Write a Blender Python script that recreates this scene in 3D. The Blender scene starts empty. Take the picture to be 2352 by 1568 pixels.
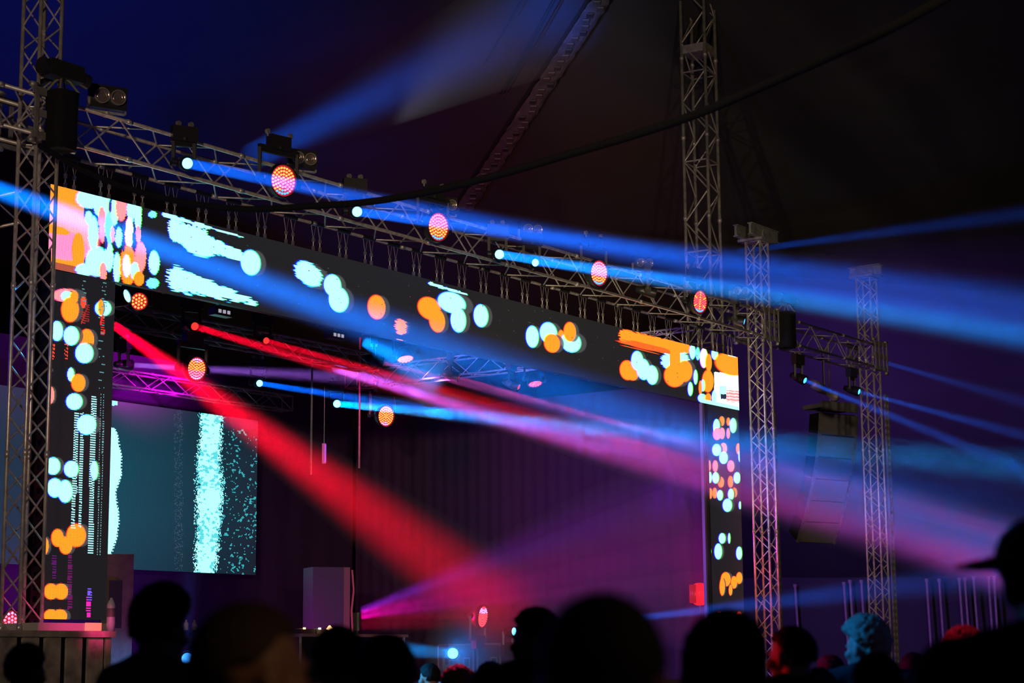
import bpy, math, random
import numpy as np
from mathutils import Vector, Matrix, noise

# ------------------------------------------------------------------ camera, world, exposure
FPX, CX, CY = 4306.0, 1176.0, 784.0          # focal length in pixels of the 2352x1568 frame
PITCH, ROLL = math.atan(730 / 4306.0), -0.0081
CAM = Vector((0, 0, 1.6))
ex = Vector((1, 0, 0))
fwd = Vector((0, math.cos(PITCH), math.sin(PITCH)))
up0 = Vector((0, -math.sin(PITCH), math.cos(PITCH)))
rt = ex * math.cos(ROLL) + up0 * math.sin(ROLL)
up = up0 * math.cos(ROLL) - ex * math.sin(ROLL)
S = bpy.context.scene
COL = S.collection
cd = bpy.data.cameras.new('camera')
cam = bpy.data.objects.new('camera', cd)
COL.objects.link(cam)
cam.matrix_world = Matrix(((rt.x, up.x, -fwd.x, CAM.x), (rt.y, up.y, -fwd.y, CAM.y), (rt.z, up.z, -fwd.z, CAM.z), (0, 0, 0, 1)))
cd.sensor_width = 36.0
cd.lens = FPX / 2352 * 36
cd.clip_end = 500
cd.clip_start = 0.05
cd.dof.use_dof = True
cd.dof.focus_distance = 29
cd.dof.aperture_fstop = 2.8
S.camera = cam
S.view_settings.view_transform = 'Standard'
S.view_settings.look = 'None'
S.view_settings.gamma = 1
S.view_settings.exposure = 0
S.cycles.max_bounces = 3
S.cycles.diffuse_bounces = 1
S.cycles.glossy_bounces = 2
S.cycles.volume_bounces = 0
S.cycles.use_denoising = True
S.cycles.sample_clamp_indirect = 3
w = bpy.data.worlds.new('night')
S.world = w
w.use_nodes = True
w.node_tree.nodes['Background'].inputs[0].default_value = (0.35, 0.28, 0.65, 1)
w.node_tree.nodes['Background'].inputs[1].default_value = 0.011

# ------------------------------------------------------------------ stage frame: s along the stage front, D back from the camera, z up
def ray(px, py):
    d = fwd * FPX + rt * (px - CX) - up * (py - CY)
    return d / FPX
vp = ray(4345, 1488)
U = Vector((vp.x, vp.y, 0)).normalized()
V = Vector((-U.y, U.x, 0))
ANG = math.atan2(U.y, U.x)
def pos(px, py, D):                           # the point seen at a pixel on the vertical plane D
    d = ray(px, py)
    return CAM + d * ((D - CAM.dot(V)) / d.dot(V))
def posY(px, py, Y):
    d = ray(px, py)
    return CAM + d * (Y / d.y)
D0 = 17.65
S0 = pos(115, 423, D0).dot(U)
def W(s, D, z=0.0):
    p = U * (s + S0) + V * D
    return Vector((p.x, p.y, z))
def sz(px, py, D):
    p = pos(px, py, D)
    return p.dot(U) - S0, p.z
def depth(p):
    return (p - CAM).dot(fwd)

# ------------------------------------------------------------------ lights of the hall
def spot(name, loc, to, col, power, size=60, blend=0.6, rad=0.1):
    l = bpy.data.lights.new(name, 'SPOT')
    l.color = col; l.energy = power; l.spot_size = math.radians(size); l.spot_blend = blend; l.shadow_soft_size = rad
    o = bpy.data.objects.new(name, l)
    COL.objects.link(o)
    o.location = loc
    o.rotation_euler = (Vector(to) - Vector(loc)).to_track_quat('-Z', 'Y').to_euler()
    return o
# dim warm light from the mixing desk behind the audience
spot('front_of_house_light', (-4, -6, 6.0), W(7, 17, 8.6), (1, .70, .46), 6500, 42, 1, .5)
spot('front_of_house_light', (5, -5, 6.0), W(17, 17, 8.6), (1, .74, .44), 10500, 36, 1, .5)
spot('riser_fill', (-8, 3, 5.5), W(-.6, 16.5, 1.2), (1, .85, .55), 420, 22, 1, .3)  # added warm fill that lifts the riser boards
spot('cheek_fill', (3.2, 1.2, 3.4), (-.25, 3.1, 1.62), (1, .6, .3), 60, 25, 1, .1)  # added unseen warm spot on the cheek of one near person
spot('mast_fill', (-3, 22, 2.0), (4.4, 44, 12), (1, .86, .5), 2600, 26, .8, .2)  # added fill that brightens the tent mast
# added washes on canopy, wall and drapes, standing in for glowing haze
spot('canopy_fill_blue', (-14, 24, 6), (-16, 46, 17), (.02, .06, 1), 30000, 75, 1)
spot('canopy_fill_white', (-2, 30, 10), posY(1265, 40, 44.5), (.8, .8, 1), 1900, 24, 1)
spot('canopy_fill_violet', W(26, 24, 6), (14, 60, 8), (.30, .08, 1), 9000, 80, 1)
spot('canopy_fill_red', W(8, 20, 7.5), posY(1100, 440, 55), (1, .02, .12), 3000, 45, 1)
spot('wall_fill_violet', W(26, 24, 5), (16, 68, 2), (.35, .12, 1), 7500, 80, 1)
spot('back_drape_fill', W(9, 22, 1.5), W(8, 27.3, 2.0), (.45, .06, 1), 620, 130, 1)
spot('back_drape_fill', W(10.5, 25.6, 6.95), W(10.5, 27.5, 7.35), (.6, .0, .65), 520, 110, 1)
spot('side_drape_fill_magenta', W(10, 24, 1.6), W(17, 24, 2.6), (1, .0, .45), 230, 110, 1)
spot('side_drape_fill_red', W(10, 22, 6.5), W(17, 21, 4.0), (1, .02, .25), 240, 100, 1)
spot('side_drape_fill_violet', W(10, 19, 3.5), W(17, 18.5, 4.5), (.22, .06, 1), 900, 100, 1)
spot('tower_light_cyan', W(14.5, 17.2, 3.2), W(17.2, 17.0, 6.2), (.1, .8, 1), 60, 40, 1)
spot('tower_light_red', W(15.5, 16.8, 2.2), W(17.3, 17.0, 2.6), (1, .03, .03), 60, 80, 1)
spot('tower_light_blue', W(.6, 18.1, 5.6), W(-.9, 17.3, 5.6), (.03, .35, 1), 110, 80, 1)
for px_, py_, c_, pw_, sz_ in ((22, 1350, (1, .0, .7), 240, 40), (6, 1250, (.08, .1, 1), 160, 45), (55, 575, (.0, .3, 1), 700, 40), (50, 685, (1, 0, .04), 120, 25), (120, 800, (.5, .0, .5), 260, 80)):
    q_ = pos(px_, py_, 27.5); spot('backstage_light', q_ - V * 4 + Vector((0, 0, -.6)), q_, c_, pw_, sz_, 1)
q_ = pos(285, 1560, 23.8); spot('speaker_foot_fill', q_ - V * 1.3 + U * .3 + Vector((0, 0, -.1)), q_, (.02, .3, 1), 260, 60, 1)  # added blue spot on the speaker foot for the glow at floor level

# ------------------------------------------------------------------ materials
MATS = {}
def mat(name, col, rough=.6, metal=0, spec=.5, bump=0, bscale=60, var=0, vscale=8, emit=None, es=0):
    if name in MATS: return MATS[name]
    m = bpy.data.materials.new(name)
    m.use_nodes = True
    nt = m.node_tree
    b = nt.nodes['Principled BSDF']
    b.inputs['Base Color'].default_value = (*col, 1)
    b.inputs['Roughness'].default_value = rough
    b.inputs['Metallic'].default_value = metal
    b.inputs['Specular IOR Level'].default_value = spec
    if var or bump:
        tc = nt.nodes.new('ShaderNodeTexCoord')
    if var:
        n = nt.nodes.new('ShaderNodeTexNoise'); n.inputs['Scale'].default_value = vscale; n.inputs['Detail'].default_value = 4
        nt.links.new(tc.outputs['Object'], n.inputs['Vector'])
        r = nt.nodes.new('ShaderNodeValToRGB')
        r.color_ramp.elements[0].color = (*[c * (1 - var) for c in col], 1)
        r.color_ramp.elements[1].color = (*[min(1, c * (1 + var)) for c in col], 1)
        r.color_ramp.elements[0].position = .3; r.color_ramp.elements[1].position = .7
        nt.links.new(n.outputs[0], r.inputs[0]); nt.links.new(r.outputs[0], b.inputs['Base Color'])
    if bump:
        n2 = nt.nodes.new('ShaderNodeTexNoise'); n2.inputs['Scale'].default_value = bscale
        nt.links.new(tc.outputs['Object'], n2.inputs['Vector'])
        bp = nt.nodes.new('ShaderNodeBump'); bp.inputs['Strength'].default_value = bump
        nt.links.new(n2.outputs[0], bp.inputs['Height']); nt.links.new(bp.outputs[0], b.inputs['Normal'])
    if emit:
        b.inputs['Emission Color'].default_value = (*emit, 1)
        b.inputs['Emission Strength'].default_value = es
        m.cycles.emission_sampling = 'NONE'
    MATS[name] = m
    return m
ALU = mat('aluminium', (.78, .75, .72), .38, .62, var=.25, vscale=12)
STEEL = mat('dull_steel', (.42, .41, .36), .5, .6, var=.3, vscale=8)
BLK = mat('black_metal', (.015, .015, .017), .45)
BLKP = mat('black_plastic', (.02, .02, .022), .35, bump=.1)
CLOTH = mat('black_cloth', (.012, .012, .014), .95, spec=.1, bump=.4, bscale=90)
WIRE = mat('steel_wire', (.5, .48, .45), .35, .7)
GLASS = mat('lamp_glass', (.35, .3, .27), .15, .7)
PLATE = mat('grey_plate', (.25, .25, .25), .5, .4, var=.3)
def lamp_mat(name, col, s): return mat(name, (.02, .02, .02), .4, emit=col, es=s)
L_BLUE = lamp_mat('lamp_blue', (.10, .62, 1), 7)
L_BLUED = lamp_mat('lamp_blue_dim', (.06, .48, 1), 2.6)
L_RED = lamp_mat('lamp_red', (1, .03, .02), 1.6)
L_PINK = lamp_mat('lamp_pink', (1, .06, .28), 2.2)
L_LEDO = lamp_mat('led_orange', (1, .16, .03), 4.5)
L_LEDR = lamp_mat('led_red', (1, .05, .07), 3.2)
L_LEDP = lamp_mat('led_rose', (1, .12, .22), 4.2)
L_LEDB = lamp_mat('led_blue', (.01, .28, 1), 3.2)
L_LEDV = lamp_mat('led_lilac', (.5, .25, 1), 3.2)
L_WARM = lamp_mat('lamp_warm', (1, .55, .25), 3)
L_WHITE = lamp_mat('lamp_white', (.7, .8, 1), 3)

# ------------------------------------------------------------------ mesh helpers
class MB:
    def __init__(s): s.v = []; s.f = []; s.m = []; s.mats = []
    def mi(s, m):
        if m not in s.mats: s.mats.append(m)
        return s.mats.index(m)
    def add(s, vs, fs, m=0):
        o = len(s.v); s.v += [tuple(p) for p in vs]; s.f += [tuple(i + o for i in f) for f in fs]; s.m += [m] * len(fs)
    def box(s, c, size, m=0, R=None):
        c = Vector(c); h = Vector(size) / 2
        vs = []
        for x in (-1, 1):
            for y in (-1, 1):
                for z in (-1, 1):
                    p = Vector((x * h.x, y * h.y, z * h.z))
                    if R is not None: p = R @ p
                    vs.append(c + p)
        s.add(vs, [(0, 1, 3, 2), (4, 6, 7, 5), (0, 4, 5, 1), (2, 3, 7, 6), (0, 2, 6, 4), (1, 5, 7, 3)], m)
    def bar(s, a, b, wdt, hgt, m=0):
        a = Vector(a); b = Vector(b); d = b - a
        q = d.to_track_quat('Z', 'Y').to_matrix()
        s.box((a + b) / 2, (wdt, hgt, d.length), m, q)
    def tube(s, a, b, r, r2=None, n=8, m=0, cap=True):
        a = Vector(a); b = Vector(b); r2 = r if r2 is None else r2
        q = (b - a).to_track_quat('Z', 'Y').to_matrix()
        vs = []
        for c, rr in ((a, r), (b, r2)):
            for i in range(n):
                t = 2 * math.pi * i / n
                vs.append(c + q @ Vector((math.cos(t) * rr, math.sin(t) * rr, 0)))
        fs = [(i, (i + 1) % n, n + (i + 1) % n, n + i) for i in range(n)]
        if cap: fs += [tuple(range(n - 1, -1, -1)), tuple(range(n, 2 * n))]
        s.add(vs, fs, m)
    def lathe(s, o, d, prof, n=24, m=0):                # prof: (distance along d, radius)
        o = Vector(o); q = Vector(d).to_track_quat('Z', 'Y').to_matrix()
        vs = []
        for h, r in prof:
            for i in range(n):
                t = 2 * math.pi * i / n
                vs.append(o + q @ Vector((math.cos(t) * max(r, 1e-4), math.sin(t) * max(r, 1e-4), h)))
        fs = []
        for k in range(len(prof) - 1):
            for i in range(n):
                fs.append((k * n + i, k * n + (i + 1) % n, (k + 1) * n + (i + 1) % n, (k + 1) * n + i))
        s.add(vs, fs, m)
    def path(s, pts, r, n=8, m=0):
        pts = [Vector(p) for p in pts]; vs = []
        for k, p in enumerate(pts):
            d = pts[min(k + 1, len(pts) - 1)] - pts[max(k - 1, 0)]
            q = d.to_track_quat('Z', 'Y').to_matrix()
            rr = r[k] if isinstance(r, (list, tuple)) else r
            for i in range(n):
                t = 2 * math.pi * i / n
                vs.append(p + q @ Vector((math.cos(t) * rr, math.sin(t) * rr, 0)))
        fs = [(k * n + i, k * n + (i + 1) % n, (k + 1) * n + (i + 1) % n, (k + 1) * n + i) for k in range(len(pts) - 1) for i in range(n)]
        fs += [tuple(range(n - 1, -1, -1)), tuple(range((len(pts) - 1) * n, len(pts) * n))]
        s.add(vs, fs, m)
    def build(s, name, mats, parent=None, smooth=False, off=None):
        me = bpy.data.meshes.new(name)
        vs = s.v
        if off is not None: vs = [(x - off[0], y - off[1], z - off[2]) for x, y, z in vs]
        me.from_pydata(vs, [], s.f)
        for m in (mats if isinstance(mats, (list, tuple)) else [mats]): me.materials.append(m)
        me.polygons.foreach_set('material_index', s.m)
        me.polygons.foreach_set('use_smooth', [smooth] * len(s.f))
        me.update()
        o = bpy.data.objects.new(name, me)
        COL.objects.link(o)
        if parent is not None: o.parent = parent
        elif off is not None: o.location = off
        return o
def tag(o, label=None, cat=None, group=None, kind=None):
    if label: o['label'] = label
    if cat: o['category'] = cat
    if group: o['group'] = group
    if kind: o['kind'] = kind
    return o
def thing(name, loc, label, cat, group=None, rz=0):
    o = bpy.data.objects.new(name, None)
    COL.objects.link(o)
    o.location = loc; o.rotation_euler = (0, 0, rz); o.empty_display_size = .1
    return tag(o, label, cat, group)

# ------------------------------------------------------------------ the setting: ground, tent wall, canopy
b = MB(); b.box((0, 35, -.05), (120, 100, .1))
tag(b.build('floor', mat('ground', (.05, .045, .04), .9, var=.4, vscale=2, bump=.5, bscale=6)), kind='structure')
TENT = mat('tent_fabric', (.034, .034, .038), .85, spec=.15, var=.12, vscale=.35, bump=.15, bscale=3)
def canopy_z(Y): return 4.5 + (70 - Y) * .5
b = MB()                                             # canopy with slight folds between seams
nx, ny = 121, 40
vs = []
for j in range(ny):
    Y = 70 - j * 62 / (ny - 1)
    for i in range(nx):
        x = -50 + i * 100 / (nx - 1)
        vs.append((x, Y, canopy_z(Y) + .18 * math.sin(x * .9 + .3 * math.sin(Y * .2)) * math.sin(math.pi * j / ny)))
b.add(vs, [(j * nx + i, j * nx + i + 1, (j + 1) * nx + i + 1, (j + 1) * nx + i) for j in range(ny - 1) for i in range(nx - 1)])
tag(b.build('ceiling', TENT, smooth=True), kind='structure')
b = MB(); vs = []
nx = 401
for i in range(nx):
    x = -50 + i * .25
    y = 70 + .05 * math.sin(x * 1.1 + math.sin(x * .7)) + .02 * math.sin(x * 8.3)
    vs += [(x, y, -.1), (x, y + (.0), 4.8)]
b.add(vs, [(2 * i, 2 * i + 2, 2 * i + 3, 2 * i + 1) for i in range(nx - 1)])
tag(b.build('wall_back', TENT, smooth=True), kind='structure')
# seam strip on the canopy with lacing patches, and two thin guy lines
def on_canopy(px, py, lift=.3):
    d = ray(px, py)                                   # z = 1.6 + d.z t, canopy z = 39.5 - .5 d.y t
    t = (39.5 - lift - CAM.z) / (d.z + .5 * d.y)
    return CAM + d * t
b = MB()
a0, a1 = on_canopy(1392, -20), on_canopy(1065, 480)
n = 60; wd = Vector((.30, 0, 0)); vs = []
for i in range(n):
    p = a0.lerp(a1, i / (n - 1)); k = .85 + .25 * noise.noise(Vector((i * .7, 0, 0)))
    for q in (-1, -.9, .6, 1):
        vs.append(p + Vector((.30 * q * k, 0, -.02 if abs(q) == 1 else -.06)))
b.add(vs, [(4 * i + j, 4 * i + j + 1, 4 * i + 5 + j, 4 * i + 4 + j) for i in range(n - 1) for j in range(3)])
for i in range(40):
    p = a0.lerp(a1, i / 40 + .01)
    b.box(p + Vector((random.Random(i).uniform(-.12, .1), -.02, -.1)), (.16, .3, .03), 1 if i % 3 else 2)
b.path([a0.lerp(a1, i / 20) + Vector((-.36, 0, -.08)) for i in range(21)], .05, 6, 3)
tag(b.build('trim_1', [mat('seam_webbing', (.06, .055, .065), .8, var=.4, vscale=3), mat('seam_patch', (.10, .10, .095), .7), mat('seam_patch_dark', (.04, .04, .045), .7), BLK]), kind='structure')
for k, (x0, x1, y1) in enumerate(((1277, 1150, 215), (1283, 1158, 215), (1205, 1110, 150))):
    b = MB(); p0, p1 = on_canopy(x0, -15, 1.0), on_canopy(x1, y1, .8)
    b.tube(p0, p1, .02, n=6)
    tag(b.build('guy_line', BLK), ['thin dark guy line under canopy, left of its close pair', 'thin dark guy line under canopy, right of its close pair', 'thin dark guy line standing alone left of the pair'][k], 'rope', 'guy lines under the canopy')
# poles along the tent wall
POLE = mat('tent_pole', (.22, .20, .15), .6, var=.2)
wp = [(1826, 1345, 1470), (1938, 1340, 1460), (1952, 1335, 1470), (1978, 1335, 1470), (2128, 1332, 1480), (2157, 1332, 1460), (2203, 1330, 1450), (2216, 1330, 1450), (2236, 1327, 1420), (2270, 1327, 1450), (2283, 1326, 1510)]
side = ['leftmost, behind the near right tower', 'left of the crossed pair by the far tower', 'leaning beside the far tower', 'just left of the far tower', 'bright, first right of the far tower', 'faint, second right of the far tower', 'faint leaning, third right of the far tower', 'thin, fourth right of the far tower', 'fifth right of the far tower', 'bright, next to last on the right', 'longest, last on the right']
for (x, y0, y1), sd in zip(wp, side):
    b = MB(); p = posY(x, y0, 69.2); q = posY(x + 13, y1 + 60, 69.2)
    q = Vector((q.x, 69.0, 0)); b.tube(q, (p.x, 69.2, p.z), .045, n=8)
    b.tube((p.x, 69.2, p.z - .05), (p.x, 69.2, p.z + .06), .07, n=8)
    tag(b.build('tent_pole', POLE, off=tuple(q)), 'pale pole against the tent wall, ' + sd, 'pole', 'poles along the tent wall')

# ------------------------------------------------------------------ trusses
def truss(name, A, B, side, updir, wd, ht, label, cat='truss', group=None, m=ALU, r=.025, pitch=.55, rungs=0, rb=None):
    """box truss from A to B (centre of the section); side/updir span the section"""
    A = Vector(A); B = Vector(B); side = Vector(side).normalized() * wd / 2; upd = Vector(updir).normalized() * ht / 2
    t = thing(name, A, label, cat, group)
    cs = [-side - upd, side - upd, side + upd, -side + upd]
    for c in cs:
        b = MB(); b.tube(A + c, B + c, r, n=10)
        L = (B - A).length; d = (B - A) / L
        k = 2.0
        while k < L:                                   # bolted collars every two metres
            b.tube(A + c + d * (k - .04), A + c + d * (k + .04), r * 1.35, n=10); k += 2.0
        b.build('chord', m, t, off=A, smooth=True)
    L = (B - A).length; n = max(2, round(L / pitch)); d = (B - A) / n
    rb = rb or r * .5
    for i in range(4):
        c0, c1 = cs[i], cs[(i + 1) % 4]
        b = MB()
        for k in range(n):
            p = A + d * k
            if (k + i // 2) % 2 == 0: b.tube(p + c0, p + d + c1, rb, n=6, cap=False)
            else: b.tube(p + c1, p + d + c0, rb, n=6, cap=False)
            if rungs and k % rungs == 0: b.tube(p + c0, p + c1, rb, n=6, cap=False)
        b.tube(B + c0, B + c1, rb, n=6)
        b.build('lattice', m, t, off=A, smooth=True)
    return t
UP = Vector((0, 0, 1))
zb = pos(1000, 588, D0).z                               # underside chords of the front truss
ht = .48
zc = zb + ht / 2
DT = D0 - .25
truss('stage_truss', W(-3.2, DT, zc), W(22.6, DT, zc), V, UP, .5, ht, 'long aluminium box truss spanning the stage above the wide screen')
ztop = {}
def tower(s, px, ytop, ybase, label, wd=.32, Dt=DT - .05, shift=0):
    c = W(s, Dt, 0)
    zt = pos(px, ytop, Dt).z
    t = truss('tower_truss', W(s, Dt, .0), W(s, Dt, zt), U, V, wd, wd, label, 'tower', m=ALU, r=.024, pitch=.30)
    return t, zt
sL = sz(68, 700, DT)[0]; sR = sz(1743, 900, DT)[0]; sF = sz(1995, 900, DT)[0]
tL, _ = tower(sL, 60, -60, 1400, 'aluminium lattice tower at the left end of the stage')
tR, zR = tower(sR, 1735, 556, 1450, 'aluminium lattice tower right of the narrow right screen')
tF, zF = tower(sF, 1990, 640, 1480, 'aluminium lattice tower farthest to the right')
for t, s, z, nm in ((tR, sR, zR, 0), (tF, sF, zF, 1)):
    b = MB(); o = W(s, DT - .05, z)
    R = Matrix.Rotation(ANG, 3, 'Z')
    if nm == 0:
        for k in (-.16, .16):
            b.box(o + V * k + Vector((0, 0, .17)), (1.1, .05, .22), 0, R)
            b.box(o + V * k + Vector((0, 0, .28)), (1.1, .11, .02), 0, R); b.box(o + V * k + Vector((0, 0, .06)), (1.1, .11, .02), 0, R)
    else:
        b.box(o + Vector((0, 0, .16)), (.06, .75, .2), 0, R); b.box(o + Vector((0, 0, .27)), (.2, .75, .02), 0, R); b.box(o + Vector((0, 0, .05)), (.2, .75, .02), 0, R)
        b.box(o + Vector((0, 0, .02)) + U * .12, (.3, .3, .04), 0, R)
    b.box(o + Vector((0, 0, .02)), (.55, .55, .05), 0, R)
    b.tube(o + V * -.2 + Vector((0, 0, .15)), o + V * .2 + Vector((0, 0, .15)), .1, n=16)
    b.build('pulley_head', PLATE, t, off=t.location)
# sleeve blocks where the long truss meets the towers
R3 = Matrix.Rotation(ANG, 3, 'Z')
for s, lb in ((sL, 'grey sleeve block joining truss to the left tower'), (sR, 'grey sleeve block joining truss to the tower by the right screen'), (sF, 'grey sleeve block at the far right tower')):
    t = thing('sleeve_block', W(s, DT, zc), lb, 'bracket')
    b = MB()
    for k in (-1, 1):
        for zz in (-.27, 0, .27):
            b.box(V * (.33 * k) + Vector((0, 0, zz)), (.66, .03, .09), 0, R3)
        for uu in (-.28, -.1, .1, .28):
            b.box(V * (.34 * k) + U * uu, (.05, .03, .62), 0, R3)
    b.build('plate', PLATE, t)
    for k in (-1, 1):
        for uu in (-.3, .3):
            for zz in (-.34, .34):
                b = MB(); b.tube(V * (.3 * k) + U * uu + Vector((0, 0, zz)) - U * .05, V * (.3 * k) + U * uu + Vector((0, 0, zz)) + U * .05, .035, n=12)
                b.build('roller', STEEL, t, smooth=True)
# perforated masts beside the towers
def mast(px, Dm, y0, y1, label, m, wd=.16, zbase=None):
    s, z1 = sz(px, y0, Dm); _, z0 = sz(px, y1, Dm)
    o = W(s, Dm, zbase if zbase is not None else 0); H = z1 - o.z
    b = MB(); n = int(H / .14)
    for k in (-1, 1): b.box(U * (wd / 2 - .02) * k + Vector((0, 0, H / 2)), (.04, .05, H), 0, R3)
    for i in range(n + 1): b.box((0, 0, i * H / n), (wd, .045, .07), 0, R3)
    ob = b.build('perforated_mast', m); ob.location = o
    tag(ob, label, 'post'); return ob
mast(1776, D0 + .15, 945, 1440, 'slim perforated mast on the right side of the tower by the right screen', mat('mast_grey', (.12, .12, .13), .5, .3))
mast(2035, D0 - .2, 910, 1485, 'slim perforated mast on the right side of the far tower', mat('mast_pale', (.3, .3, .31), .5, .4))
mast(104, D0 - .12, 578, 1440, 'black perforated mast along the left edge of the left narrow screen', mat('mast_black', (.02, .02, .022), .4, .3), .14, pos(104, 1447, D0).z)
mast(88, D0 - .05, 600, 1440, 'black upright post between the left tower and the perforated mast', BLK, .10, pos(104, 1447, D0).z)
# tent king pole behind everything
kb = posY(1620, 650, 44); kt = posY(1598, -30, 44)
kx = (kb.x + kt.x) / 2 + .0
t = truss('king_pole', (kx, 44, 0), (kx, 44, kt.z), Vector((.86, -.5, 0)), Vector((.5, .86, 0)), .62, .62, 'tall lattice mast of the tent rising behind the stage truss', 'mast', m=STEEL, r=.04, pitch=.74, rungs=3, rb=.022)
b = MB(); zz = posY(1605, 125, 44).z
Rk = Matrix.Rotation(math.atan2(-.5, .86), 3, 'Z')
b.box((kx, 44, zz), (.62, .62, .05), 0, Rk)
for k in (-1, 1):
    b.box(Vector((kx, 44, zz)) + Rk @ Vector((0,   .31 * k, .08)), (.62, .03, .2), 0, Rk); b.box(Vector((kx, 44, zz)) + Rk @ Vector((  .31 * k, 0, .08)), (.03, .62, .2), 0, Rk)
b.build('platform_plate', STEEL, t, off=t.location)
# trusses inside the stage
def inner(a, b_, Dm, label, ht=.3, m=STEEL, r=.02):
    s0, z0 = sz(a[0], a[1], Dm); s1, z1 = sz(b_[0], b_[1], Dm)
    z = (z0 + z1) / 2
    truss('inner_truss', W(s0, Dm, z), W(s1, Dm, z), V, UP, ht, ht, label, group='trusses inside the stage', m=m, r=r, pitch=.5)
inner((150, 690), (840, 842), 21.5, 'thin truss hanging under the roof behind the wide screen')
inner((150, 853), (660, 925), 26.7, 'rear truss carrying the back screen')
s17 = 17.0
zin = zb - .1
truss('inner_truss', W(16.2, 18.2, zin), W(16.2, 26.8, zin), U, UP, .4, .4, 'truss running from the right tower to the back of the stage', group='trusses inside the stage', r=.02)
truss('inner_truss', W(-.2, 18.2, zin - .5), W(-.2, 26.8, zin - .5), U, UP, .4, .4, 'truss running from the left tower to the back of the stage', group='trusses inside the stage', r=.02)

# ------------------------------------------------------------------ stage platform and drapes
ZS = 1.2
DRAPE = mat('stage_drape', (.055, .035, .085), .95, spec=.03, bump=.1, bscale=5)
t = thing('stage_platform', W(8, 18.4, 0), 'low black stage platform under the screens', 'stage', rz=ANG)
b = MB(); b.box((0, 4.6, ZS - .05), (18, 9.2, .1)); b.build('deck', mat('stage_deck', (.05, .05, .055), .45, var=.3, vscale=3), t)
b = MB(); b.box((0, 0.05, ZS / 2 - .05), (18, .04, ZS - .1)); b.build('skirt', CLOTH, t)
def mk_drape(p0, p1, z0, z1, label, amp=.012):
    n = 260; vs = []; p0 = Vector(p0); p1 = Vector(p1); d = (p1 - p0); nn = Vector((-d.y, d.x, 0)).normalized()
    for i in range(n):
        p = p0 + d * i / (n - 1) + nn * amp * (math.sin(i * .75) + .5 * math.sin(i * .31 + 1))
        for z in (z0, (z0 + z1) / 2, z1): vs.append((p.x, p.y, z))
    b = MB(); b.add(vs, [(3 * i + j, 3 * i + 3 + j, 3 * i + 4 + j, 3 * i + 1 + j) for i in range(n - 1) for j in range(2)])
    return tag(b.build('stage_curtain', DRAPE, smooth=True), label, 'curtain', 'stage curtains')
ztp = pos(1000, 700, D0).z
mk_drape(W(-7, 27.6), W(17.2, 27.6), ZS, ztp + .6, 'dark curtain across the back of the stage')
mk_drape(W(17.2, 27.5), W(17.2, 18.3), ZS, ztp, 'dark curtain along the right side of the stage')

# ------------------------------------------------------------------ LED screens: one quad per LED with its own colour
def led_mat():
    m = bpy.data.materials.new('led_screen'); m.use_nodes = True
    nt = m.node_tree; N = nt.nodes; L = nt.links
    b = N['Principled BSDF']; b.inputs['Base Color'].default_value = (.021, .018, .022, 1); b.inputs['Roughness'].default_value = .45
    at = N.new('ShaderNodeVertexColor'); at.layer_name = 'led'
    uv = N.new('ShaderNodeUVMap'); uv.uv_map = 'led_uv'
    fr = N.new('ShaderNodeVectorMath'); fr.operation = 'FRACTION'; L.new(uv.outputs[0], fr.inputs[0])
    sb = N.new('ShaderNodeVectorMath'); sb.operation = 'SUBTRACT'; sb.inputs[1].default_value = (.5, .5, 0); L.new(fr.outputs[0], sb.inputs[0])
    ln = N.new('ShaderNodeVectorMath'); ln.operation = 'LENGTH'; L.new(sb.outputs[0], ln.inputs[0])
    mr = N.new('ShaderNodeMapRange'); mr.inputs[1].default_value = .52; mr.inputs[2].default_value = .30; mr.inputs[3].default_value = .16; mr.inputs[4].default_value = 1
    L.new(ln.outputs['Value'], mr.inputs[0])
    L.new(at.outputs[0], b.inputs['Emission Color']); 
    ml = N.new('ShaderNodeMath'); ml.operation = 'MULTIPLY'; ml.inputs[1].default_value = 1.75; L.new(mr.outputs[0], ml.inputs[0]); L.new(ml.outputs[0], b.inputs['Emission Strength'])
    m.cycles.emission_sampling = 'NONE'
    return m
LEDM = led_mat()
C_ = (.55, 1.7, 1.55); O_ = (1.6, .36, .02); P_ = (1.6, .35, .38); R_ = (1.5, .08, .03); W_ = (1.6, 1.8, 1.6); G_ = (.3, 1.5, .8); T_ = (.25, 1.2, 1.2)
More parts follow.
